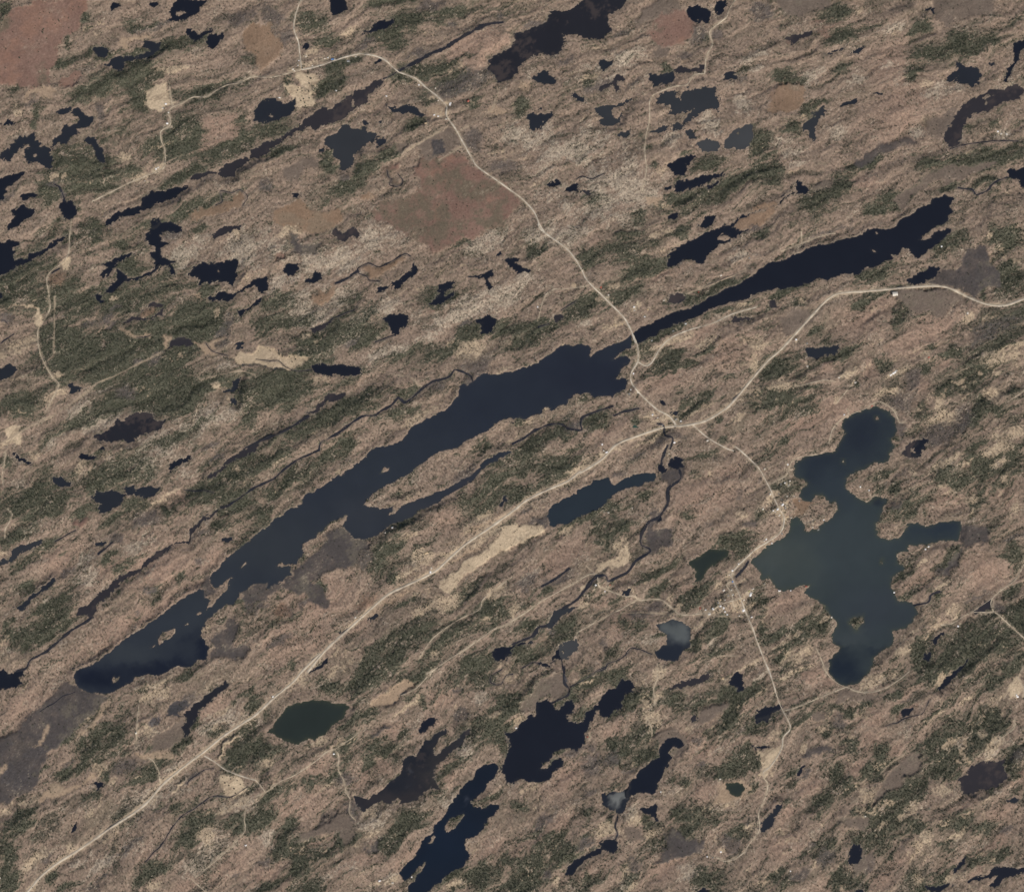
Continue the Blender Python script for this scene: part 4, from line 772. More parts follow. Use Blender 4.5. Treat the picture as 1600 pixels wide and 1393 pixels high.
C = mixc(C, srgb(80, 80, 67), forest * 0.92)
for k, col, st in (('brown', (112, 99, 87), 0.7), ('marsh', (83, 77, 74), 0.8), ('tan', (158, 136, 113), 0.75),
                   ('rust', (128, 102, 84), 0.65), ('bog', (122, 98, 86), 0.7), ('field', (178, 158, 132), 0.8), ('slate', (70, 71, 77), 0.85)):
    edge = ss(acc[k] + 0.14 * n_d + 0.12 * n_b + 0.06 * white, 0.25, 0.80)
    C = mixc(C, srgb(*col), edge * st)
    forest *= 1 - edge * 0.85
zvar = 1 + 0.05 * n_c + 0.03 * n_d + 0.05 * white + 0.05 * n_f
for k, col in (('brown', (104, 92, 82)), ('marsh', (72, 67, 65)), ('bog', (119, 94, 83)), ('rust', (126, 104, 85)),
               ('tan', (152, 131, 109)), ('field', (182, 162, 135)), ('slate', (62, 61, 63))):
    if k in zone:
        z = zone[k]
        C = mixc(C, srgb(*col), z * np.clip(0.92 + 0.06 * n_c - 0.06 * n_d, 0.6, 1))
        C = mixc(C, srgb(102, 94, 80), z * ss(n_c + 0.4 * n_a + 0.3 * n_d, 0.8, 2.4) * 0.45)
        C = C * (1 + (zvar - 1) * z)[..., None] if k != 'bog' else mixc(mixc(C * (1 + (zvar - 1) * z)[..., None], srgb(94, 86, 72), z * ss(n_h + 0.8 * n_c + 0.5 * n_d + 0.3 * n_b, 0.0, 2.2) * 0.8), srgb(136, 104, 88), z * ss(-n_c + 0.5 * n_a + 0.4 * z_d, 0.2, 2.2) * 0.6)
        if k == 'field': C = mixc(C, srgb(124, 108, 90), z * ss(n_s + 0.8 * n_b + 0.6 * n_d, 0.7, 2.4) * 0.65)
        forest *= 1 - z * 0.96
# verge of the waters: mud and sedge
shore = ss(-sdmin, -1.6, -0.1)
swamp = np.isin(wid, [i for i, W in enumerate(water) if W['code'] in 'qNnmD']) & (sdmin < 5)
C = mixc(C, srgb(92, 84, 76), ss(-sdmin + 0.9 * n_c + 0.6 * n_d, -2.8, 0.2) * swamp * 0.45)
C = mixc(C, srgb(176, 158, 136), shore * ss(n_c + n_d, 1.0, 2.0) * 0.5)

# corridors beside roads, banks of creeks
road_d = np.full(GX.shape, 99.0, np.float32)
for lst, ext in ((roads, 1.0), (tracks, 0.6)):
    for (w_, P) in lst:
        s = sub(P[:, 0].min() - 8, P[:, 0].max() + 8, P[:, 1].min() - 8, P[:, 1].max() + 8)
        d = seg_dist(GX[s], GY[s], P, False) - w_ * 0.5 * ext
        road_d[s] = np.minimum(road_d[s], d)
creek_d = np.full(GX.shape, 99.0, np.float32)
for (w_, P) in creeks:
    s = sub(P[:, 0].min() - 8, P[:, 0].max() + 8, P[:, 1].min() - 8, P[:, 1].max() + 8)
    d = seg_dist(GX[s], GY[s], P, False) - w_ * 0.5
    creek_d[s] = np.minimum(creek_d[s], d)
hw_d = np.full(GX.shape, 99.0, np.float32)
for (w_, P) in roads:
    if w_ > 3.3:
        s = sub(P[:, 0].min() - 12, P[:, 0].max() + 12, P[:, 1].min() - 12, P[:, 1].max() + 12)
        hw_d[s] = np.minimum(hw_d[s], seg_dist(GX[s], GY[s], P, False) - w_ * 0.3)
C = mixc(C, srgb(164, 148, 126), ss(-road_d + 0.7 * n_d + 0.7 * n_b, -2.4, 0.6) * 0.65 * (tt > 0.01))
C = mixc(C, srgb(172, 152, 128), ss(-hw_d + 1.3 * n_s + 1.0 * n_b + 0.6 * n_d, -6.5, 0.5) * 0.85 * (tt > 0.01) * ss(-GX, -1210, -1150))
C = mixc(C, srgb(78, 72, 70), ss(-creek_d + 0.5 * n_d, -2.2, 0.2) * 0.6)
yards = np.zeros(GX.shape, np.float32)
for ln in HOUSES.strip().splitlines():
    head, tail = ln.split(' : '); hw_ = head.split(' ', 3)
    for t in tail.split():
        f_ = t.split(','); hx = float(hw_[0]) + float(f_[0]) / float(hw_[2]); hy = float(hw_[1]) + float(f_[1]) / float(hw_[2])
        s = sub(hx - 12, hx + 12, hy - 12, hy + 12)
        yards[s] += np.exp(-((ZWX[s] - hx) ** 2 + (ZWY[s] - hy) ** 2) / 9.0)
yards = np.clip(yards, 0, 1)
C = mixc(C, srgb(176, 160, 136), ss(yards + 0.15 * n_d + 0.12 * white, 0.25, 0.9) * 0.6 * (tt > 0.01))
forest *= 1 - 0.6 * yards
forest *= ss(road_d, 0.3, 2.2) * ss(creek_d, 0.0, 1.6)
rough = np.clip(1 - flat * 0.9, 0, 1) * ss(road_d, 0.5, 3.0) * ss(sdmin, 0.2, 2.5) * ss(creek_d, 0.2, 2)
speck = ss(white + 0.6 * n_f + 0.5 * rocky, 1.1, 2.4); dark = ss(-white - 0.6 * n_f + 0.35 * n_d, 1.2, 2.4)
C = mixc(C, srgb(188, 172, 150), speck * rough * (0.14 + 0.36 * rocky) * (1 - forest * 0.5))
C = mixc(C, srgb(84, 76, 64), dark * rough * 0.5 * (1 - 0.75 * np.clip(acc['pink'], 0, 1)))
C *= (1 + rough * (0.045 * white + 0.06 * n_f) * (1 - 0.4 * np.clip(acc['pink'], 0, 1)))[..., None]
# canopy and boulders roughen the surface
H = H + rough * (0.6 * white + 0.6 * n_f) * (0.55 + 0.9 * forest + 0.5 * rocky)
bed = ss(-sdmin, -0.3, 0.6)
C = mixc(C, srgb(60, 60, 60), bed)
K_ALB = 1.0
C = np.clip(C * K_ALB, 0.01, 0.9)

# ------------------------------------------------------------------ helpers for objects
def world_xy(x, y): return (x - CX) * S, (CY - y) * S
def link(name, mesh, mat=None, parent=None):
    o = bpy.data.objects.new(name, mesh); COL.objects.link(o)
    if mat is not None and mesh is not None and not mesh.materials: mesh.materials.append(mat)
    if parent is not None: o.parent = parent
    return o
def tag(o, label=None, cat=None, kind=None, group=None):
    if label: o['label'] = label
    if cat: o['category'] = cat
    if kind: o['kind'] = kind
    if group: o['group'] = group
    return o
def grid_mesh(name, V, Fq, col=None, smooth=True):
    me = bpy.data.meshes.new(name)
    me.vertices.add(len(V)); me.vertices.foreach_set('co', np.ascontiguousarray(V, np.float32).ravel())
    me.loops.add(Fq.size); me.loops.foreach_set('vertex_index', np.ascontiguousarray(Fq, np.int32).ravel())
    me.polygons.add(len(Fq)); k = Fq.shape[1]
    me.polygons.foreach_set('loop_start', np.arange(len(Fq), dtype=np.int32) * k)
    me.polygons.foreach_set('loop_total', np.full(len(Fq), k, np.int32))
    me.polygons.foreach_set('use_smooth', np.full(len(Fq), smooth))
    if col is not None:
        a = me.attributes.new('cover', 'FLOAT_COLOR', 'POINT')
        c4 = np.ones((len(V), 4), np.float32); c4[:, :3] = col; a.data.foreach_set('color', c4.ravel())
    me.update(calc_edges=True); return me
def material(name, rough_=0.9, spec=0.2):
    m = bpy.data.materials.new(name); m.use_nodes = True
    b = m.node_tree.nodes['Principled BSDF']; b.inputs['Roughness'].default_value = rough_
    b.inputs['Specular IOR Level'].default_value = spec
    return m, m.node_tree.nodes, m.node_tree.links, b
def noise_mat(name, c1, c2, scale, rough_=0.9, spec=0.2, obj_random=0.0, coord='Object'):
    m, n, l, b = material(name, rough_, spec)
    tc = n.new('ShaderNodeTexCoord') if coord == 'Object' else n.new('ShaderNodeNewGeometry')
    nz = n.new('ShaderNodeTexNoise'); nz.inputs['Scale'].default_value = scale; nz.inputs['Detail'].default_value = 4
    l.new(tc.outputs['Object' if coord == 'Object' else 'Position'], nz.inputs['Vector'])
    rp = n.new('ShaderNodeValToRGB'); rp.color_ramp.elements[0].position = 0.3; rp.color_ramp.elements[1].position = 0.7
    rp.color_ramp.elements[0].color = (*c1, 1); rp.color_ramp.elements[1].color = (*c2, 1)
    l.new(nz.outputs[0], rp.inputs[0]); out = rp.outputs[0]
    if obj_random:
        oi = n.new('ShaderNodeObjectInfo'); mr = n.new('ShaderNodeMapRange')
        mr.inputs['To Min'].default_value = 1 - obj_random; mr.inputs['To Max'].default_value = 1 + obj_random
        l.new(oi.outputs['Random'], mr.inputs['Value'])
        mx = n.new('ShaderNodeVectorMath'); mx.operation = 'SCALE'
        l.new(out, mx.inputs[0]); l.new(mr.outputs[0], mx.inputs['Scale']); out = mx.outputs[0]
    l.new(out, b.inputs['Base Color']); return m

# ground
gm, n, l, b = material('ground_cover', 0.95, 0.1)
at = n.new('ShaderNodeAttribute'); at.attribute_name = 'cover'
geo = n.new('ShaderNodeNewGeometry')
nz = n.new('ShaderNodeTexNoise'); nz.inputs['Scale'].default_value = 0.055; nz.inputs['Detail'].default_value = 5; nz.inputs['Roughness'].default_value = 0.7
l.new(geo.outputs['Position'], nz.inputs['Vector'])
mr = n.new('ShaderNodeMapRange'); mr.inputs['From Min'].default_value = 0.3; mr.inputs['From Max'].default_value = 0.7
mr.inputs['To Min'].default_value = 0.78; mr.inputs['To Max'].default_value = 1.22
l.new(nz.outputs[0], mr.inputs['Value'])
vm = n.new('ShaderNodeVectorMath'); vm.operation = 'SCALE'
l.new(at.outputs['Color'], vm.inputs[0]); l.new(mr.outputs[0], vm.inputs['Scale']); l.new(vm.outputs[0], b.inputs['Base Color'])
V = np.stack([(GX - CX) * S, (CY - GY) * S, H], -1).reshape(-1, 3)
idx = np.arange(NX * NY).reshape(NY, NX)
Fq = np.stack([idx[1:, :-1], idx[1:, 1:], idx[:-1, 1:], idx[:-1, :-1]], -1).reshape(-1, 4)
ground = link('ground', grid_mesh('ground', V, Fq, C.reshape(-1, 3)), gm)
tag(ground, 'rolling brown and grey upland of bare woods, bogs and bedrock seen from high above', 'ground', 'structure')

def height(x, y):
    x = np.atleast_1d(np.asarray(x, float)); y = np.atleast_1d(np.asarray(y, float))
    i = np.clip(np.searchsorted(xs, x) - 1, 0, NX - 2); j = np.clip(np.searchsorted(ys, y) - 1, 0, NY - 2)
    a = (x - xs[i]) / (xs[i + 1] - xs[i]); b2 = (y - ys[j]) / (ys[j + 1] - ys[j])
    return (H[j, i] * (1 - a) + H[j, i + 1] * a) * (1 - b2) + (H[j + 1, i] * (1 - a) + H[j + 1, i + 1] * a) * b2
def lookup(A, x, y):
    i = np.clip(np.round((x - fx_[0]) / F).astype(int), 0, len(fx_) - 1) + np.searchsorted(xs, fx_[0])
    j = np.clip(np.round((y - fy_[0]) / F).astype(int), 0, len(fy_) - 1) + np.searchsorted(ys, fy_[0])
    return A[j, i]

# ------------------------------------------------------------------ waters
WC = dict(n=(30, 33, 42), m=(43, 46, 52), g=(56, 58, 61), h=(72, 73, 74), q=(54, 51, 54), N=(42, 42, 47), v=(46, 53, 49), T=(45, 53, 60), t=(55, 84, 74),
          M=(47, 52, 60), V=(56, 64, 66), C=(38, 43, 52), D=(37, 39, 45), B=(27, 34, 45), E=(28, 32, 42), F=(36, 40, 48))
SILT_GLINT = {  # suspended silt, peat stain, depth and painted sun glints: x, y, rx, ry, colour, strength
 'M': [(930, 585, 110, 50, (39, 43, 54), .9), (780, 640, 120, 50, (43, 48, 58), .8), (600, 740, 90, 60, (50, 55, 62), .8), (420, 850, 90, 60, (57, 61, 65), .8),
       (560, 810, 60, 40, (58, 61, 66), .6), (340, 935, 40, 40, (58, 62, 66), .7), (290, 960, 40, 40, (56, 61, 66), .7), (200, 1010, 50, 18, (64, 69, 72), .6), (240, 985, 45, 30, (54, 59, 65), .6),
       (160, 1062, 50, 22, (29, 34, 46), 1), (250, 1042, 60, 14, (31, 36, 48), 1), (320, 1015, 22, 22, (31, 36, 48), 1), (650, 790, 60, 25, (60, 62, 67), .6), (740, 750, 50, 20, (60, 60, 66), .6)],
 'V': [(1350, 680, 60, 50, (41, 47, 56), .95), (1280, 735, 50, 40, (42, 49, 58), .9), (1310, 780, 40, 40, (52, 60, 66), .7), (1240, 880, 60, 60, (71, 78, 75), .7), (1330, 860, 60, 60, (62, 70, 72), .7),
       (1200, 870, 30, 30, (76, 82, 78), .6), (1460, 832, 50, 20, (43, 52, 62), .9), (1380, 783, 14, 12, (40, 46, 54), .9), (1352, 780, 22, 10, (64, 70, 66), .6), (1370, 950, 60, 40, (58, 64, 70), .7),
       (1320, 990, 34, 14, (70, 76, 77), .5), (1338, 972, 14, 10, (72, 78, 76), .4), (1320, 1040, 40, 30, (32, 40, 50), 1), (1380, 1008, 24, 8, (36, 44, 54), .9), (1308, 1005, 12, 10, (34, 42, 52), .9), (1247, 815, 14, 12, (66, 76, 70), .7)],
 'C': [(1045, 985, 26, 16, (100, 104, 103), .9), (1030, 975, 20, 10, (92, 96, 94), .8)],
 'F': [(968, 1247, 11, 13, (125, 126, 122), .95), (985, 1228, 10, 12, (78, 82, 84), .8), (963, 1236, 8, 8, (118, 119, 116), .7)],  # the white patches paint a glint into the water colour
 'D': [(600, 1255, 60, 16, (58, 54, 54), .8), (690, 1200, 50, 30, (62, 58, 55), .75), (640, 1213, 6, 7, (84, 84, 90), .5), (660, 1240, 40, 12, (56, 52, 52), .7), (720, 1150, 30, 30, (58, 56, 56), .6), (655, 1185, 26, 26, (34, 37, 44), .9)],  # the smallest, bluish patch is a sun glint painted on the water
 'B': [(726, 1245, 5, 7, (70, 74, 84), .5), (690, 1320, 60, 60, (26, 36, 50), .8)],  # first patch: sun glint put into the colour
 'N': [],
 'v': [],
}
wm, n, l, b = material('lake_water', 0.12, 0.5)
b.inputs['IOR'].default_value = 1.33
at = n.new('ShaderNodeAttribute'); at.attribute_name = 'cover'
geo = n.new('ShaderNodeNewGeometry')
nz = n.new('ShaderNodeTexNoise'); nz.inputs['Scale'].default_value = 0.004; nz.inputs['Detail'].default_value = 4
l.new(geo.outputs['Position'], nz.inputs['Vector'])
mr = n.new('ShaderNodeMapRange'); mr.inputs['From Min'].default_value = 0.3; mr.inputs['From Max'].default_value = 0.7
mr.inputs['To Min'].default_value = 0.94; mr.inputs['To Max'].default_value = 1.06
l.new(nz.outputs[0], mr.inputs['Value'])
vm = n.new('ShaderNodeVectorMath'); vm.operation = 'SCALE'
l.new(at.outputs['Color'], vm.inputs[0]); l.new(mr.outputs[0], vm.inputs['Scale']); l.new(vm.outputs[0], b.inputs['Base Color'])
nb = n.new('ShaderNodeTexNoise'); nb.inputs['Scale'].default_value = 0.35; nb.inputs['Detail'].default_value = 3
l.new(geo.outputs['Position'], nb.inputs['Vector'])
bp = n.new('ShaderNodeBump'); bp.inputs['Strength'].default_value = 0.15; bp.inputs['Distance'].default_value = 0.3
l.new(nb.outputs[0], bp.inputs['Height']); l.new(bp.outputs[0], b.inputs['Normal'])
K_WAT = 0.74

LAND = [('the crossroads village', 1145, 935), ('the lakeside hamlet', 1215, 795), ('the highway junction', 1055, 665), ('the narrows bridge', 990, 530),
        ('the upper road fork', 470, 108), ('the upper bend farm', 695, 170), ('the gravel lane hamlet', 262, 170), ('the red bog in the top left corner', 60, 60),
        ('the large reddish bog', 700, 310), ('the round red bog', 1045, 45), ('the curving weedy lake', 1520, 180), ('the star shaped lake', 545, 222),
        ('the pale meadow with a creek', 430, 560), ('the sand and hay plain', 760, 850), ('the pale gravel pad', 965, 875), ('the squarish dark green lake', 480, 1125),
        ('the club shaped lake', 1020, 1200), ('the sprawling black navy lake', 860, 1140), ('the lower left road fork', 318, 1180), ('the big green tinged lake', 1340, 860),
        ('the two lane meeting beside the grey triangular pond', 1552, 945), ('the dusky reed flat at the left edge', 60, 1190), ('the marshy navy pond', 1530, 1215),
        ('the broad blunt lake', 935, 780), ('the left edge clearing', 25, 680), ('the small pale lane clearing', 100, 410), ('the corner lake', 1595, 280),
        ('the long ridge top strip of conifers', 1520, 560), ('the lower right roadside sand bank', 1195, 1185), ('the crescent pond', 1055, 995)]
def place_phrase(x, y, exclude=''):
    best = None
    for nm, lx, ly in LAND:
        if exclude and any(w_ in nm for w_ in [exclude]): continue
        d = math.hypot(x - lx, y - ly)
        if best is None or d < best[0]: best = (d, nm, x - lx, y - ly)
    d, nm, dx, dy = best
    a = (math.degrees(math.atan2(-dy, dx)) + 360) % 360
    dr = ['to the right of', 'above and right of', 'above', 'above and left of', 'to the left of', 'below and left of', 'below', 'below and right of'][int((a + 22.5) // 45) % 8]
    return ('just ' if d < 40 else 'well ' if d > 110 else '') + dr + ' ' + nm
used = {}
ORD = ['', 'second ', 'third ', 'fourth ', 'fifth ', 'sixth ', 'seventh ', 'eighth ', 'ninth ', 'tenth ', 'eleventh ', 'twelfth ', 'thirteenth ', 'fourteenth ', 'fifteenth ', 'sixteenth ']
def uniq(lbl):
    k = used.get(lbl, 0); used[lbl] = k + 1
    return lbl if k == 0 else lbl.replace(' pond', ' pond, the %sone' % ORD[k], 1) if ' pond' in lbl else lbl + ', the ' + ORD[k] + 'one'

order = sorted(range(len(water)), key=lambda i: water[i]['p'][:, 0].mean())
for i in order:
    W = water[i]; s, d = W['s'], W['sd']
    cell = (d[:-1, :-1] < 2.6) | (d[1:, :-1] < 2.6) | (d[:-1, 1:] < 2.6) | (d[1:, 1:] < 2.6)
    jj, ii = np.nonzero(cell)
    if len(jj) == 0: continue
    hh, ww = d.shape
    loc = np.arange(hh * ww).reshape(hh, ww)
    quads = np.stack([loc[jj + 1, ii], loc[jj + 1, ii + 1], loc[jj, ii + 1], loc[jj, ii]], -1)
    uq, inv = np.unique(quads, return_inverse=True); quads = inv.reshape(-1, 4)
    X = GX[s].ravel()[uq]; Y = GY[s].ravel()[uq]; D = d.ravel()[uq]
    col = np.empty((len(uq), 3), np.float32); col[:] = srgb(*WC[W['code']])
    XX = X + 9 * wx[s].ravel()[uq] + 4 * n_a[s].ravel()[uq]; YY = Y + 6 * wy[s].ravel()[uq] + 3.5 * n_c[s].ravel()[uq]
    for (sx, sy, rx, ry, cc, st) in SILT_GLINT.get(W['code'], []):
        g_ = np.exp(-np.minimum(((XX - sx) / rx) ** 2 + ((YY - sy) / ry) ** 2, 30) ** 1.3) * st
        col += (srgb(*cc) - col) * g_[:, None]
    nv = n_c[s].ravel()[uq]; nd = n_d[s].ravel()[uq]; na = n_a[s].ravel()[uq]
    if W['code'] in 'qND':                               # floating mats and drowned brush
        col += (srgb(84, 74, 70) - col) * (ss(nv + 0.6 * nd + 0.4 * na, 0.7 if W['code'] != 'q' else 0.2, 2.1) * (0.55 if W['code'] != 'D' else 0.35))[:, None]
    shal = np.exp(np.minimum(D, 0) / (2.2 if W['code'] in 'Vv' else 1.1)) * (0.5 if W['code'] in 'MVvC' else 0.25)
    col += (srgb(*((82, 84, 62) if W['code'] in 'Vv' else (76, 74, 70))) - col) * np.clip(shal, 0, 1)[:, None]
    Vv = np.stack([(X - CX) * S, (CY - Y) * S, np.full(len(X), W['level'])], -1)
    nm = 'lake' if 'lake' in W['desc'] else 'pond'
    if 'widening' in W['desc']: nm = 'creek_pool'
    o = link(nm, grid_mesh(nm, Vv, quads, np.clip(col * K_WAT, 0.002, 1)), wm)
    c = W['p'].mean(0)
    lbl = W['desc'] + ' ' + place_phrase(c[0], c[1], W['desc'].split(' lake')[0] if 'lake' in W['desc'] else '')
    tag(o, uniq(lbl), 'lake' if nm == 'lake' else 'pond', 'structure')

# ------------------------------------------------------------------ ribbons: creeks, roads, tracks
def catmull(P, step=2.0):
    P = np.asarray(P, float)
    keep = [0] + [i for i in range(1, len(P)) if np.hypot(*(P[i] - P[i - 1])) > 0.01]
    P = P[keep]
    if len(P) < 2: return P
    Q = np.vstack([2 * P[0] - P[1], P, 2 * P[-1] - P[-2]]); out = []
    for i in range(1, len(Q) - 2):
        L = np.hypot(*(Q[i + 1] - Q[i])); m = max(2, int(L / step))
        for t in np.linspace(0, 1, m, endpoint=False):
            a, b_, c, d_ = Q[i - 1], Q[i], Q[i + 1], Q[i + 2]
            out.append(0.5 * ((2 * b_) + (-a + c) * t + (2 * a - 5 * b_ + 4 * c - d_) * t * t + (-a + 3 * b_ - 3 * c + d_) * t ** 3))
    out.append(Q[-2]); return np.array(out)
def ribbon(name, P, w, lift, mat, wander=0.0, wvar=0.0, crown=False, seed=0, floor=None):
    g = np.random.default_rng(seed)
    L = catmull(P)
    if len(L) < 2: return None
    n_ = len(L)
    T = np.gradient(L, axis=0); T /= np.maximum(np.hypot(T[:, 0], T[:, 1]), 1e-6)[:, None]
    Nn = np.stack([-T[:, 1], T[:, 0]], -1)
    k = np.ones(5) / 5
    if wander: L = L + Nn * (np.convolve(g.standard_normal(n_ + 4), k, 'valid') * wander)[:, None]
    wv = w * (1 + wvar * np.convolve(g.standard_normal(n_ + 4), k, 'valid'))
    z = height(L[:, 0], L[:, 1])
    for s_ in (-0.5, 0.5): z = np.maximum(z, height(L[:, 0] + Nn[:, 0] * wv * s_, L[:, 1] + Nn[:, 1] * wv * s_))
    if crown:
        kk = np.ones(7) / 7; zp = np.pad(z, 3, mode='edge'); z = np.maximum(np.convolve(zp, kk, 'valid'), z)
        wl_ = lookup(wid, L[:, 0], L[:, 1]); sdw = lookup(sdmin, L[:, 0], L[:, 1])
        z = np.where((sdw < 3) & (wl_ >= 0), np.maximum(z, np.array([water[int(i_)]['level'] if i_ >= 0 else -99 for i_ in wl_]) + 2.0), z)
    z = z + lift
    rows = []
    offs = [(-0.5, 0), (0, 0.15), (0.5, 0)] if not crown else [(-0.62, -3.2), (-0.5, 0), (0, 0.15), (0.5, 0), (0.62, -3.2)]
    for (f_, dz) in offs:
        X = (L[:, 0] + Nn[:, 0] * wv * f_ - CX) * S; Y = (CY - (L[:, 1] + Nn[:, 1] * wv * f_)) * S
        rows.append(np.stack([X, Y, z + dz], -1))
    Vv = np.stack(rows, 1).reshape(-1, 3); m = len(offs)
    id_ = np.arange(len(L) * m).reshape(len(L), m)
    Q = np.stack([id_[:-1, :-1], id_[:-1, 1:], id_[1:, 1:], id_[1:, :-1]], -1).reshape(-1, 4)
    # keep faces looking up
    v0, v1, v2 = Vv[Q[0, 0]], Vv[Q[0, 1]], Vv[Q[0, 2]]
    if np.cross(v1 - v0, v2 - v0)[2] < 0: Q = Q[:, ::-1]
    return link(name, grid_mesh(name, Vv, Q), mat)
creek_mat = noise_mat('creek_water', tuple(srgb(40, 42, 48) * 0.7), tuple(srgb(62, 58, 58) * 0.7), 0.012, 0.15, 0.5, coord='g')
for i, (w_, P) in enumerate(creeks):
    o = ribbon('creek', P, max(w_ * (0.85 if w_ < 2.2 else 1.15), 0.9), 0.5, creek_mat, 0.8, 0.7, seed=100 + i)
    if o:
        c = P[len(P) // 2]; tag(o, uniq('dark winding creek ' + place_phrase(c[0], c[1])), 'creek', 'structure')
asphalt = noise_mat('road_paving', tuple(srgb(150, 138, 122)), tuple(srgb(204, 192, 172)), 0.02, 0.9, 0.15, coord='g')
gravel = noise_mat('gravel_lane', tuple(srgb(142, 128, 110)), tuple(srgb(206, 190, 165)), 0.022, 0.95, 0.1, coord='g')
hwy = noise_mat('highway_paving', tuple(srgb(158, 145, 128)), tuple(srgb(194, 180, 158)), 0.02, 0.9, 0.15, coord='g')
trackm = noise_mat('earth_track', tuple(srgb(140, 124, 106)), tuple(srgb(172, 152, 128)), 0.05, 0.95, 0.1, coord='g')
for i, (w_, P) in enumerate(roads):
    if w_ > 3.4: nm, mt, ww, de = 'highway', hwy, w_ * 0.72, 'wide pale highway'
    elif w_ > 1.9: nm, mt, ww, de = 'road', asphalt, w_ * 0.66, 'pale country road'
    else: nm, mt, ww, de = 'gravel_lane', gravel, max(w_ * 0.60, 0.70), 'thin pale gravel lane'
    o = ribbon(nm, P, ww, 1.0, mt, 0.10 if ww > 2 else 0.25, 0.35 if ww > 2 else 0.5, crown=True, seed=300 + i)
    if o:
        c = P[len(P) // 2]; tag(o, uniq(de + ' passing ' + place_phrase(c[0], c[1])), nm.replace('gravel_', ''), 'structure')
for i, (w_, P) in enumerate(tracks):
    o = ribbon('track', P, max(w_ * 0.4, 0.55), 0.8, trackm, 0.4, 0.9, crown=True, seed=500 + i)
    if o:
        c = P[len(P) // 2]; tag(o, uniq('faint earth track running ' + place_phrase(c[0], c[1])), 'track', 'structure')

# ------------------------------------------------------------------ narrows bridge
def box_data(boxes):
    V, Q = [], []
    for (x0, y0, z0, x1, y1, z1) in boxes:
        b0 = len(V)
        V += [(x0, y0, z0), (x1, y0, z0), (x1, y1, z0), (x0, y1, z0), (x0, y0, z1), (x1, y0, z1), (x1, y1, z1), (x0, y1, z1)]
        Q += [(b0 + 3, b0 + 2, b0 + 1, b0), (b0 + 4, b0 + 5, b0 + 6, b0 + 7), (b0, b0 + 1, b0 + 5, b0 + 4), (b0 + 1, b0 + 2, b0 + 6, b0 + 5), (b0 + 2, b0 + 3, b0 + 7, b0 + 6), (b0 + 3, b0, b0 + 4, b0 + 7)]
    return V, Q
def mesh_of(name, V, Q, mat=None):
    me = bpy.data.meshes.new(name); me.from_pydata(V, [], Q); me.update()
    if mat: me.materials.append(mat)
    return me
concrete = noise_mat('bridge_concrete', tuple(srgb(168, 160, 146)), tuple(srgb(190, 180, 164)), 0.4, 0.85)
br = bpy.data.objects.new('bridge', None); COL.objects.link(br)
bx, by = world_xy(990.2, 528.5); br.location = (bx, by, main_level + 3.6); br.rotation_euler = (0, 0, math.atan2(-(541.0 - 515), (994 - 986)))
tag(br, 'short pale road bridge carrying the lane across the lake narrows', 'bridge')
link('deck', mesh_of('deck', *box_data([(-50, -6.5, -0.6, 50, 6.5, 0.35)]), concrete), None, br)
for s_ in (-1, 1):
    link('railing', mesh_of('railing', *box_data([(-50, s_ * 6.2 - 0.2, 0.35, 50, s_ * 6.2 + 0.2, 1.5)]), concrete), None, br)
for px_ in (-25, 0, 25):
    link('pier', mesh_of('pier', *box_data([(px_ - 1, -5, -9, px_ + 1, 5, -0.6)]), concrete), None, br)

# ------------------------------------------------------------------ houses
RC = dict(w=(238, 234, 228), p=(212, 202, 186), g=(140, 138, 134), t=(190, 165, 130), r=(165, 88, 70), b=(95, 130, 175), o=(150, 142, 95))
RN = dict(w='white', p='pale cream', g='grey', t='tan', r='red', b='blue', o='olive')
roofm = {k: noise_mat('roof_' + RN[k].replace(' ', '_'), tuple(srgb(*v) * 0.85), tuple(srgb(*v)), 0.5, 0.6, 0.3) for k, v in RC.items()}
wallm = noise_mat('house_siding', tuple(srgb(190, 182, 170)), tuple(srgb(210, 202, 190)), 0.4, 0.8)
winm = noise_mat('window_glass', (0.02, 0.025, 0.03), (0.04, 0.045, 0.05), 0.5, 0.15, 0.5)
doorm = noise_mat('door_wood', (0.10, 0.06, 0.04), (0.14, 0.09, 0.05), 1.0, 0.6)
chm = noise_mat('chimney_brick', (0.20, 0.09, 0.06), (0.28, 0.13, 0.09), 2.0, 0.9)
wall_me = {}; roof_me = {}
def house_meshes(L_, W_, k):
    key = (round(L_), round(W_))
    if key not in wall_me:
        a, b_ = L_ / 2, W_ / 2; h = 3.4; r = h + W_ * 0.24
        V = [(-a, -b_, -1.5), (a, -b_, -1.5), (a, b_, -1.5), (-a, b_, -1.5), (-a, -b_, h), (a, -b_, h), (a, b_, h), (-a, b_, h), (-a, 0, r), (a, 0, r)]
        Q = [(0, 1, 5, 4), (2, 3, 7, 6), (1, 2, 6, 9, 5), (3, 0, 4, 8, 7), (3, 2, 1, 0)]
        wall_me[key] = mesh_of('walls', V, Q, wallm)
    kr = key + (k,)
    if kr not in roof_me:
        a, b_ = L_ / 2 + 0.6, W_ / 2 + 0.7; h = 3.2; r = 3.4 + W_ * 0.24 + 0.12
        V = []
        for dz in (0.3, 0.0): V += [(-a, -b_, h + dz), (a, -b_, h + dz), (a, 0, r + dz), (-a, 0, r + dz), (a, b_, h + dz), (-a, b_, h + dz)]
        Q = [(0, 1, 2, 3), (3, 2, 4, 5), (7, 6, 9, 8), (8, 9, 11, 10), (0, 6, 7, 1), (5, 4, 10, 11), (0, 3, 9, 6), (3, 5, 11, 9), (1, 7, 8, 2), (2, 8, 10, 4)]
        roof_me[kr] = mesh_of('roof', V, Q, roofm[k])
    return wall_me[key], roof_me[kr]
ORDN = 'first second third fourth fifth sixth seventh eighth ninth tenth eleventh twelfth thirteenth fourteenth fifteenth sixteenth seventeenth eighteenth nineteenth twentieth'.split()
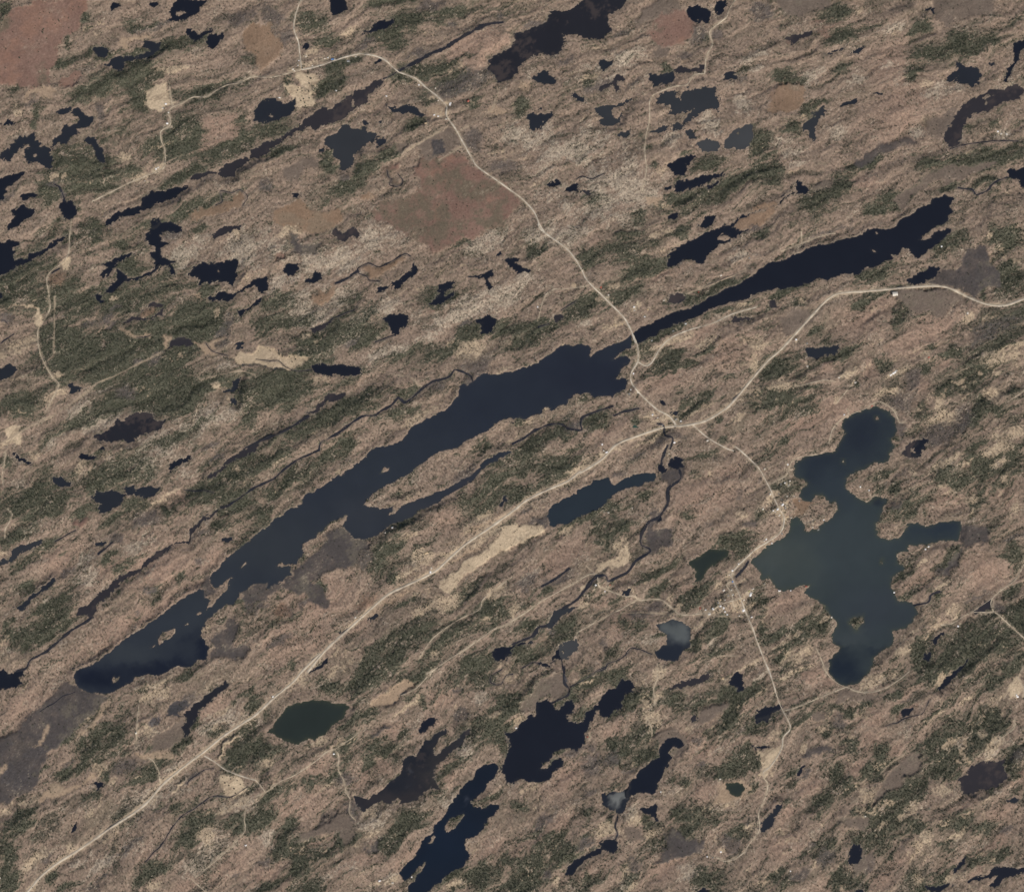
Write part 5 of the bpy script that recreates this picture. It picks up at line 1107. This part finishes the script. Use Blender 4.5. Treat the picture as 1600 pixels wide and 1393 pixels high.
win_me = mesh_of('window', *box_data([(-0.7, -0.06, -0.6, 0.7, 0.06, 0.6)]), winm)
door_me = mesh_of('door', *box_data([(-0.5, -0.07, -1.05, 0.5, 0.07, 1.05)]), doorm)
ch_me = mesh_of('chimney', *box_data([(-0.5, -0.5, -1.2, 0.5, 0.5, 1.6)]), chm)
for ln in HOUSES.strip().splitlines():
    head, tail = ln.split(' : '); hw = head.split(' ', 3); ox, oy, sc = float(hw[0]), float(hw[1]), float(hw[2]); place = hw[3]
    L_ = []
    for t in tail.split():
        f_ = t.split(','); u, v, a, b_, an = [float(z) for z in f_[:5]]
        L_.append((ox + u / sc, oy + v / sc, a / sc * S * 1.2, b_ / sc * S * 1.2, an, f_[5]))
    L_.sort()
    cnt = {}; tot = {}
    for h in L_: tot[h[5]] = tot.get(h[5], 0) + 1
    for (x, y, a, b_, an, k) in L_:
        a = max(a, 8.5); b_ = max(b_, 7.0)
        if b_ > a: a, b_, an = b_, a, an + 90
        c = cnt.get(k, 0); cnt[k] = c + 1
        for rr in np.arange(0, 9, 0.7):                       # keep every house on dry ground and off the carriageway
            cand = [(x + rr * math.cos(t_), y + rr * math.sin(t_)) for t_ in np.linspace(0, 6.0, 8)]
            ok = [c_ for c_ in cand if lookup(sdmin, np.array([c_[0]]), np.array([c_[1]]))[0] > 1.4 and lookup(road_d, np.array([c_[0]]), np.array([c_[1]]))[0] > 0.35]
            if ok: x, y = ok[0]; break
        X, Y = world_xy(x, y)
        e = bpy.data.objects.new('house', None); COL.objects.link(e)
        e.location = (X, Y, float(height(x, y)[0]) + 0.2); e.rotation_euler = (0, 0, R_(an))
        big = a * b_ > 330
        if tot[k] == 1: lbl = '%s%s roof at the %s, the only such one there' % ('large ' if big else 'small ', RN[k], place)
        else: lbl = '%s roof at the %s, %s such from the left' % (RN[k], place, ORDN[c] if c else 'first')
        tag(e, lbl, 'house', None, 'houses near the ' + place)
        wm_, rm_ = house_meshes(a, b_, k)
        wo = link('walls', wm_, None, e); ro = link('roof', rm_, None, e)
        co = link('chimney', ch_me, None, ro); co.location = (a * 0.2, b_ * 0.15, 3.4 + b_ * 0.18)
        do = link('door', door_me, None, wo); do.location = (0.8, -b_ / 2 - 0.05, 1.05)
        for sx in (-0.3, 0.3):
            for sy in (-1, 1):
                wo2 = link('window', win_me, None, wo); wo2.location = (a * sx, sy * (b_ / 2 + 0.04), 1.7)

# ------------------------------------------------------------------ trees
def conifer_meshes(seed):
    r = random.Random(seed); V, Q = [], []
    tiers = [(2.0, 4.3, 8.0), (6.0, 3.2, 12.0), (10.0, 2.0, 15.5)]
    for (z0, rad, z1) in tiers:
        b0 = len(V); k = 7; ph = r.random() * 6
        for i in range(k):
            rr = rad * r.uniform(0.72, 1.2); V.append((rr * math.cos(ph + i * 2 * math.pi / k), rr * math.sin(ph + i * 2 * math.pi / k), z0 + r.uniform(-0.6, 0.6)))
        V.append((r.uniform(-0.2, 0.2), r.uniform(-0.2, 0.2), z1))
        Q += [(b0 + i, b0 + (i + 1) % k, b0 + k) for i in range(k)]
    cr = (V, Q)
    k = 5; V = [(0.35 * math.cos(i * 1.2566), 0.35 * math.sin(i * 1.2566), -2.5) for i in range(k)] + [(0.15 * math.cos(i * 1.2566), 0.15 * math.sin(i * 1.2566), 11) for i in range(k)]
    Q = [(i, (i + 1) % k, k + (i + 1) % k, k + i) for i in range(k)]
    return cr, (V, Q)
def bare_meshes(seed):
    r = random.Random(seed); V, Q = [], []
    for i in range(18):                                   # upswept bare limbs with fans of twigs
        a = r.uniform(0, 6.283); t = r.uniform(0.15, 1.0); z0 = r.uniform(3, 7)
        R1 = 4.8 * t; z1 = 12 - 5 * t * t + r.uniform(-1, 1)
        d = (math.cos(a), math.sin(a)); s_ = (-d[1], d[0]); w = r.uniform(0.5, 1.1)
        b0 = len(V)
        V += [(d[0] * 0.2, d[1] * 0.2, z0), (d[0] * R1 + s_[0] * w, d[1] * R1 + s_[1] * w, z1), (d[0] * R1 * 1.1, d[1] * R1 * 1.1, z1 + 0.8), (d[0] * R1 - s_[0] * w, d[1] * R1 - s_[1] * w, z1 - 0.3)]
        Q += [(b0, b0 + 1, b0 + 2), (b0, b0 + 2, b0 + 3)]
    cr = (V, Q)
    k = 5; V = [(0.4 * math.cos(i * 1.2566), 0.4 * math.sin(i * 1.2566), -2.5) for i in range(k)] + [(0.15 * math.cos(i * 1.2566), 0.15 * math.sin(i * 1.2566), 9) for i in range(k)]
    return cr, (V, [(i, (i + 1) % k, k + (i + 1) % k, k + i) for i in range(k)])
needle = noise_mat('conifer_needles', (0.042, 0.048, 0.031), (0.078, 0.085, 0.056), 0.4, 0.9, 0.1, obj_random=0.35)
twigs = noise_mat('bare_twigs', tuple(srgb(112, 98, 86)), tuple(srgb(150, 134, 118)), 0.4, 0.9, 0.1, obj_random=0.3)
pale_twigs = noise_mat('pale_bare_twigs', tuple(srgb(176, 164, 146)), tuple(srgb(200, 188, 168)), 0.4, 0.9, 0.1, obj_random=0.2)
bark = noise_mat('bark', (0.07, 0.055, 0.045), (0.12, 0.10, 0.08), 1.0, 0.9, 0.1)
(cV, cQ), (tV, tQ) = conifer_meshes(3)
con_me, ctr_me = mesh_of('crown', cV, cQ, needle), mesh_of('trunk', tV, tQ, bark)
(cV, cQ), (tV, tQ) = bare_meshes(5)
bar_me, btr_me = mesh_of('crown', cV, cQ, twigs), mesh_of('trunk', tV, tQ, bark)
(cV, cQ), (tV, tQ) = bare_meshes(11)
pal_me, ptr_me = mesh_of('crown', cV, cQ, pale_twigs), mesh_of('trunk', tV, tQ, bark)
LONE = [  # single trees standing out on open ground, measured on the survey
 ('evergreen on the pale field at the upper road fork', 'evergreens dotted on the field below the upper road fork', 'c',
  [(480.5, 110.5), (481, 114), (484.5, 122.5), (486, 122.3), (495, 115.5), (483, 130), (472, 103), (475, 103), (472, 106), (500, 105)]),
 ('evergreen on the lower pasture of the upper road fork', 'evergreens on the lower pasture of the upper road fork', 'c',
  [(465, 141), (472, 142), (470, 157), (474, 154), (476, 160), (477, 165), (483, 153), (466, 137)]),
 ('small dark evergreen on the pale meadow with a creek', 'evergreens on the pale meadow', 'c', [(452, 557), (462, 561), (436, 548), (470, 556)]),
 ('evergreen on the red bog in the top left corner', 'evergreens on the top left bog', 'c', [(92, 33), (67, 47), (66, 50), (68, 45), (64, 134), (30, 90), (91, 31)]),
 ('bare tree standing beside the pale gravel pad', 'bare trees by the pale gravel pad', 'b', [(972, 873), (968, 877), (975, 868), (957, 884), (981, 885), (985, 880)]),
 ('dark evergreen in the clearing by the lower left road fork', 'trees in the lower left road fork clearing', 'c', [(352, 1222), (358, 1226), (366, 1231), (371, 1218), (376, 1224), (348, 1213), (361, 1216), (368, 1238)]),
 ('bare tree among the roofs of the lakeside hamlet', 'bare trees of the lakeside hamlet', 'b', [(1204, 778), (1209, 779), (1231, 790), (1229, 793), (1196, 780), (1187, 799), (1188, 797), (1205, 805)]),
]
protos = {}
for (lbl, grp, kd, L_) in LONE:
    for ti, (x, y) in enumerate(sorted(L_)):
        X, Y = world_xy(x, y)
        e = bpy.data.objects.new('conifer_tree' if kd == 'c' else 'bare_tree', None); COL.objects.link(e)
        e.location = (X, Y, float(height(x, y)[0])); e.rotation_euler = (0, 0, random.uniform(0, 6)); sc = random.uniform(1.3, 1.9); e.scale = (sc, sc, random.uniform(0.9, 1.2))
        tag(e, lbl + ', %s from the left' % ORDN[ti], 'tree', None, grp)
        a = link('crown', con_me if kd == 'c' else bar_me, None, e); b2 = link('trunk', ctr_me if kd == 'c' else btr_me, None, e)
        protos.setdefault(kd, (a, b2))
e = bpy.data.objects.new('bare_tree', None); COL.objects.link(e)
X, Y = world_xy(1447, 236); e.location = (X, Y, float(height(1447, 236)[0])); tag(e, 'pale silvery bare tree beside the weedy lake on the upper right', 'tree')
protos['p'] = (link('crown', pal_me, None, e), link('trunk', ptr_me, None, e))

def scatter(name, xy, scl, proto, label, cat):
    me = bpy.data.meshes.new(name)
    z = height(xy[:, 0], xy[:, 1])
    P = np.stack([(xy[:, 0] - CX) * S, (CY - xy[:, 1]) * S, z], -1).astype(np.float32)
    me.vertices.add(len(P)); me.vertices.foreach_set('co', P.ravel())
    a = me.attributes.new('scl', 'FLOAT_VECTOR', 'POINT'); a.data.foreach_set('vector', scl.astype(np.float32).ravel())
    rot = np.zeros((len(P), 3), np.float32); rot[:, 2] = rng.uniform(0, 6.28, len(P))
    a = me.attributes.new('rot', 'FLOAT_VECTOR', 'POINT'); a.data.foreach_set('vector', rot.ravel())
    o = link(name, me); tag(o, label, cat, 'stuff')
    ng = bpy.data.node_groups.new(name, 'GeometryNodeTree')
    ng.interface.new_socket('Geometry', in_out='INPUT', socket_type='NodeSocketGeometry')
    ng.interface.new_socket('Geometry', in_out='OUTPUT', socket_type='NodeSocketGeometry')
    n = ng.nodes; l = ng.links
    gi = n.new('NodeGroupInput'); go = n.new('NodeGroupOutput'); jg = n.new('GeometryNodeJoinGeometry')
    for pr in proto:
        oi = n.new('GeometryNodeObjectInfo'); oi.transform_space = 'ORIGINAL'; oi.inputs['Object'].default_value = pr
        l.new(oi.outputs['Geometry'], jg.inputs[0])
    ip = n.new('GeometryNodeInstanceOnPoints')
    m2p = n.new('GeometryNodeMeshToPoints')
    l.new(gi.outputs[0], m2p.inputs[0]); l.new(m2p.outputs[0], ip.inputs['Points']); l.new(jg.outputs[0], ip.inputs['Instance'])
    for nm, sk in (('scl', 'Scale'), ('rot', 'Rotation')):
        na = n.new('GeometryNodeInputNamedAttribute'); na.data_type = 'FLOAT_VECTOR'; na.inputs['Name'].default_value = nm
        l.new(na.outputs[0], ip.inputs[sk])
    l.new(ip.outputs[0], go.inputs[0])
    md = o.modifiers.new('scatter', 'NODES'); md.node_group = ng
    return o
st = 1.7
ax_, ay_ = np.meshgrid(np.arange(-30, 1630, st), np.arange(-30, 1423, st))
ax_ = (ax_ + rng.uniform(-0.5, 0.5, ax_.shape) * st * 1.1).ravel(); ay_ = (ay_ + rng.uniform(-0.5, 0.5, ay_.shape) * st * 1.1).ravel()
fd = lookup(forest, ax_, ay_); sdl = lookup(sdmin, ax_, ay_); rd = lookup(road_d, ax_, ay_); cd = lookup(creek_d, ax_, ay_)
fl = lookup(flat, ax_, ay_); rk = lookup(rocky, ax_, ay_); pk = lookup(acc['pink'], ax_, ay_); gu = lookup(gully, ax_, ay_)
inside_ok = (sdl > 0.9) & (rd > 0.5) & (cd > 0.3)
u = rng.random(ax_.shape)
conp = np.clip(fd * 0.58 + 0.03 * (1 - pk) + gu * 0.35, 0, 1) * (1 - fl * 0.97) + 0.012 * fl
isc = inside_ok & (u < conp)
isb = inside_ok & ~isc & (rng.random(ax_.shape) < 0.30 * (1 - fl) * (1 - fd * 0.6))
isp = inside_ok & ~isc & ~isb & (rng.random(ax_.shape) < (0.03 + rk * 0.30) * (1 - fl))
def sizes(n_, a, b_):
    s_ = rng.uniform(a, b_, n_); return np.stack([s_, s_, s_ * rng.uniform(0.75, 1.0, n_)], -1)
print('TREES', isc.sum(), isb.sum(), isp.sum())
scatter('conifer_forest', np.stack([ax_[isc], ay_[isc]], -1), sizes(isc.sum(), 0.65, 1.25), protos['c'], 'dark evergreen woods covering the ridges and hollows between the lakes', 'forest')
scatter('bare_woods', np.stack([ax_[isb], ay_[isb]], -1), sizes(isb.sum(), 0.8, 1.3), protos['b'], 'leafless brown hardwood forest over the uplands', 'forest')
scatter('silvery_bare_woods', np.stack([ax_[isp], ay_[isp]], -1), sizes(isp.sum(), 0.7, 1.1), protos['p'], 'pale silvery leafless aspens and birches on the rocky knolls', 'forest')
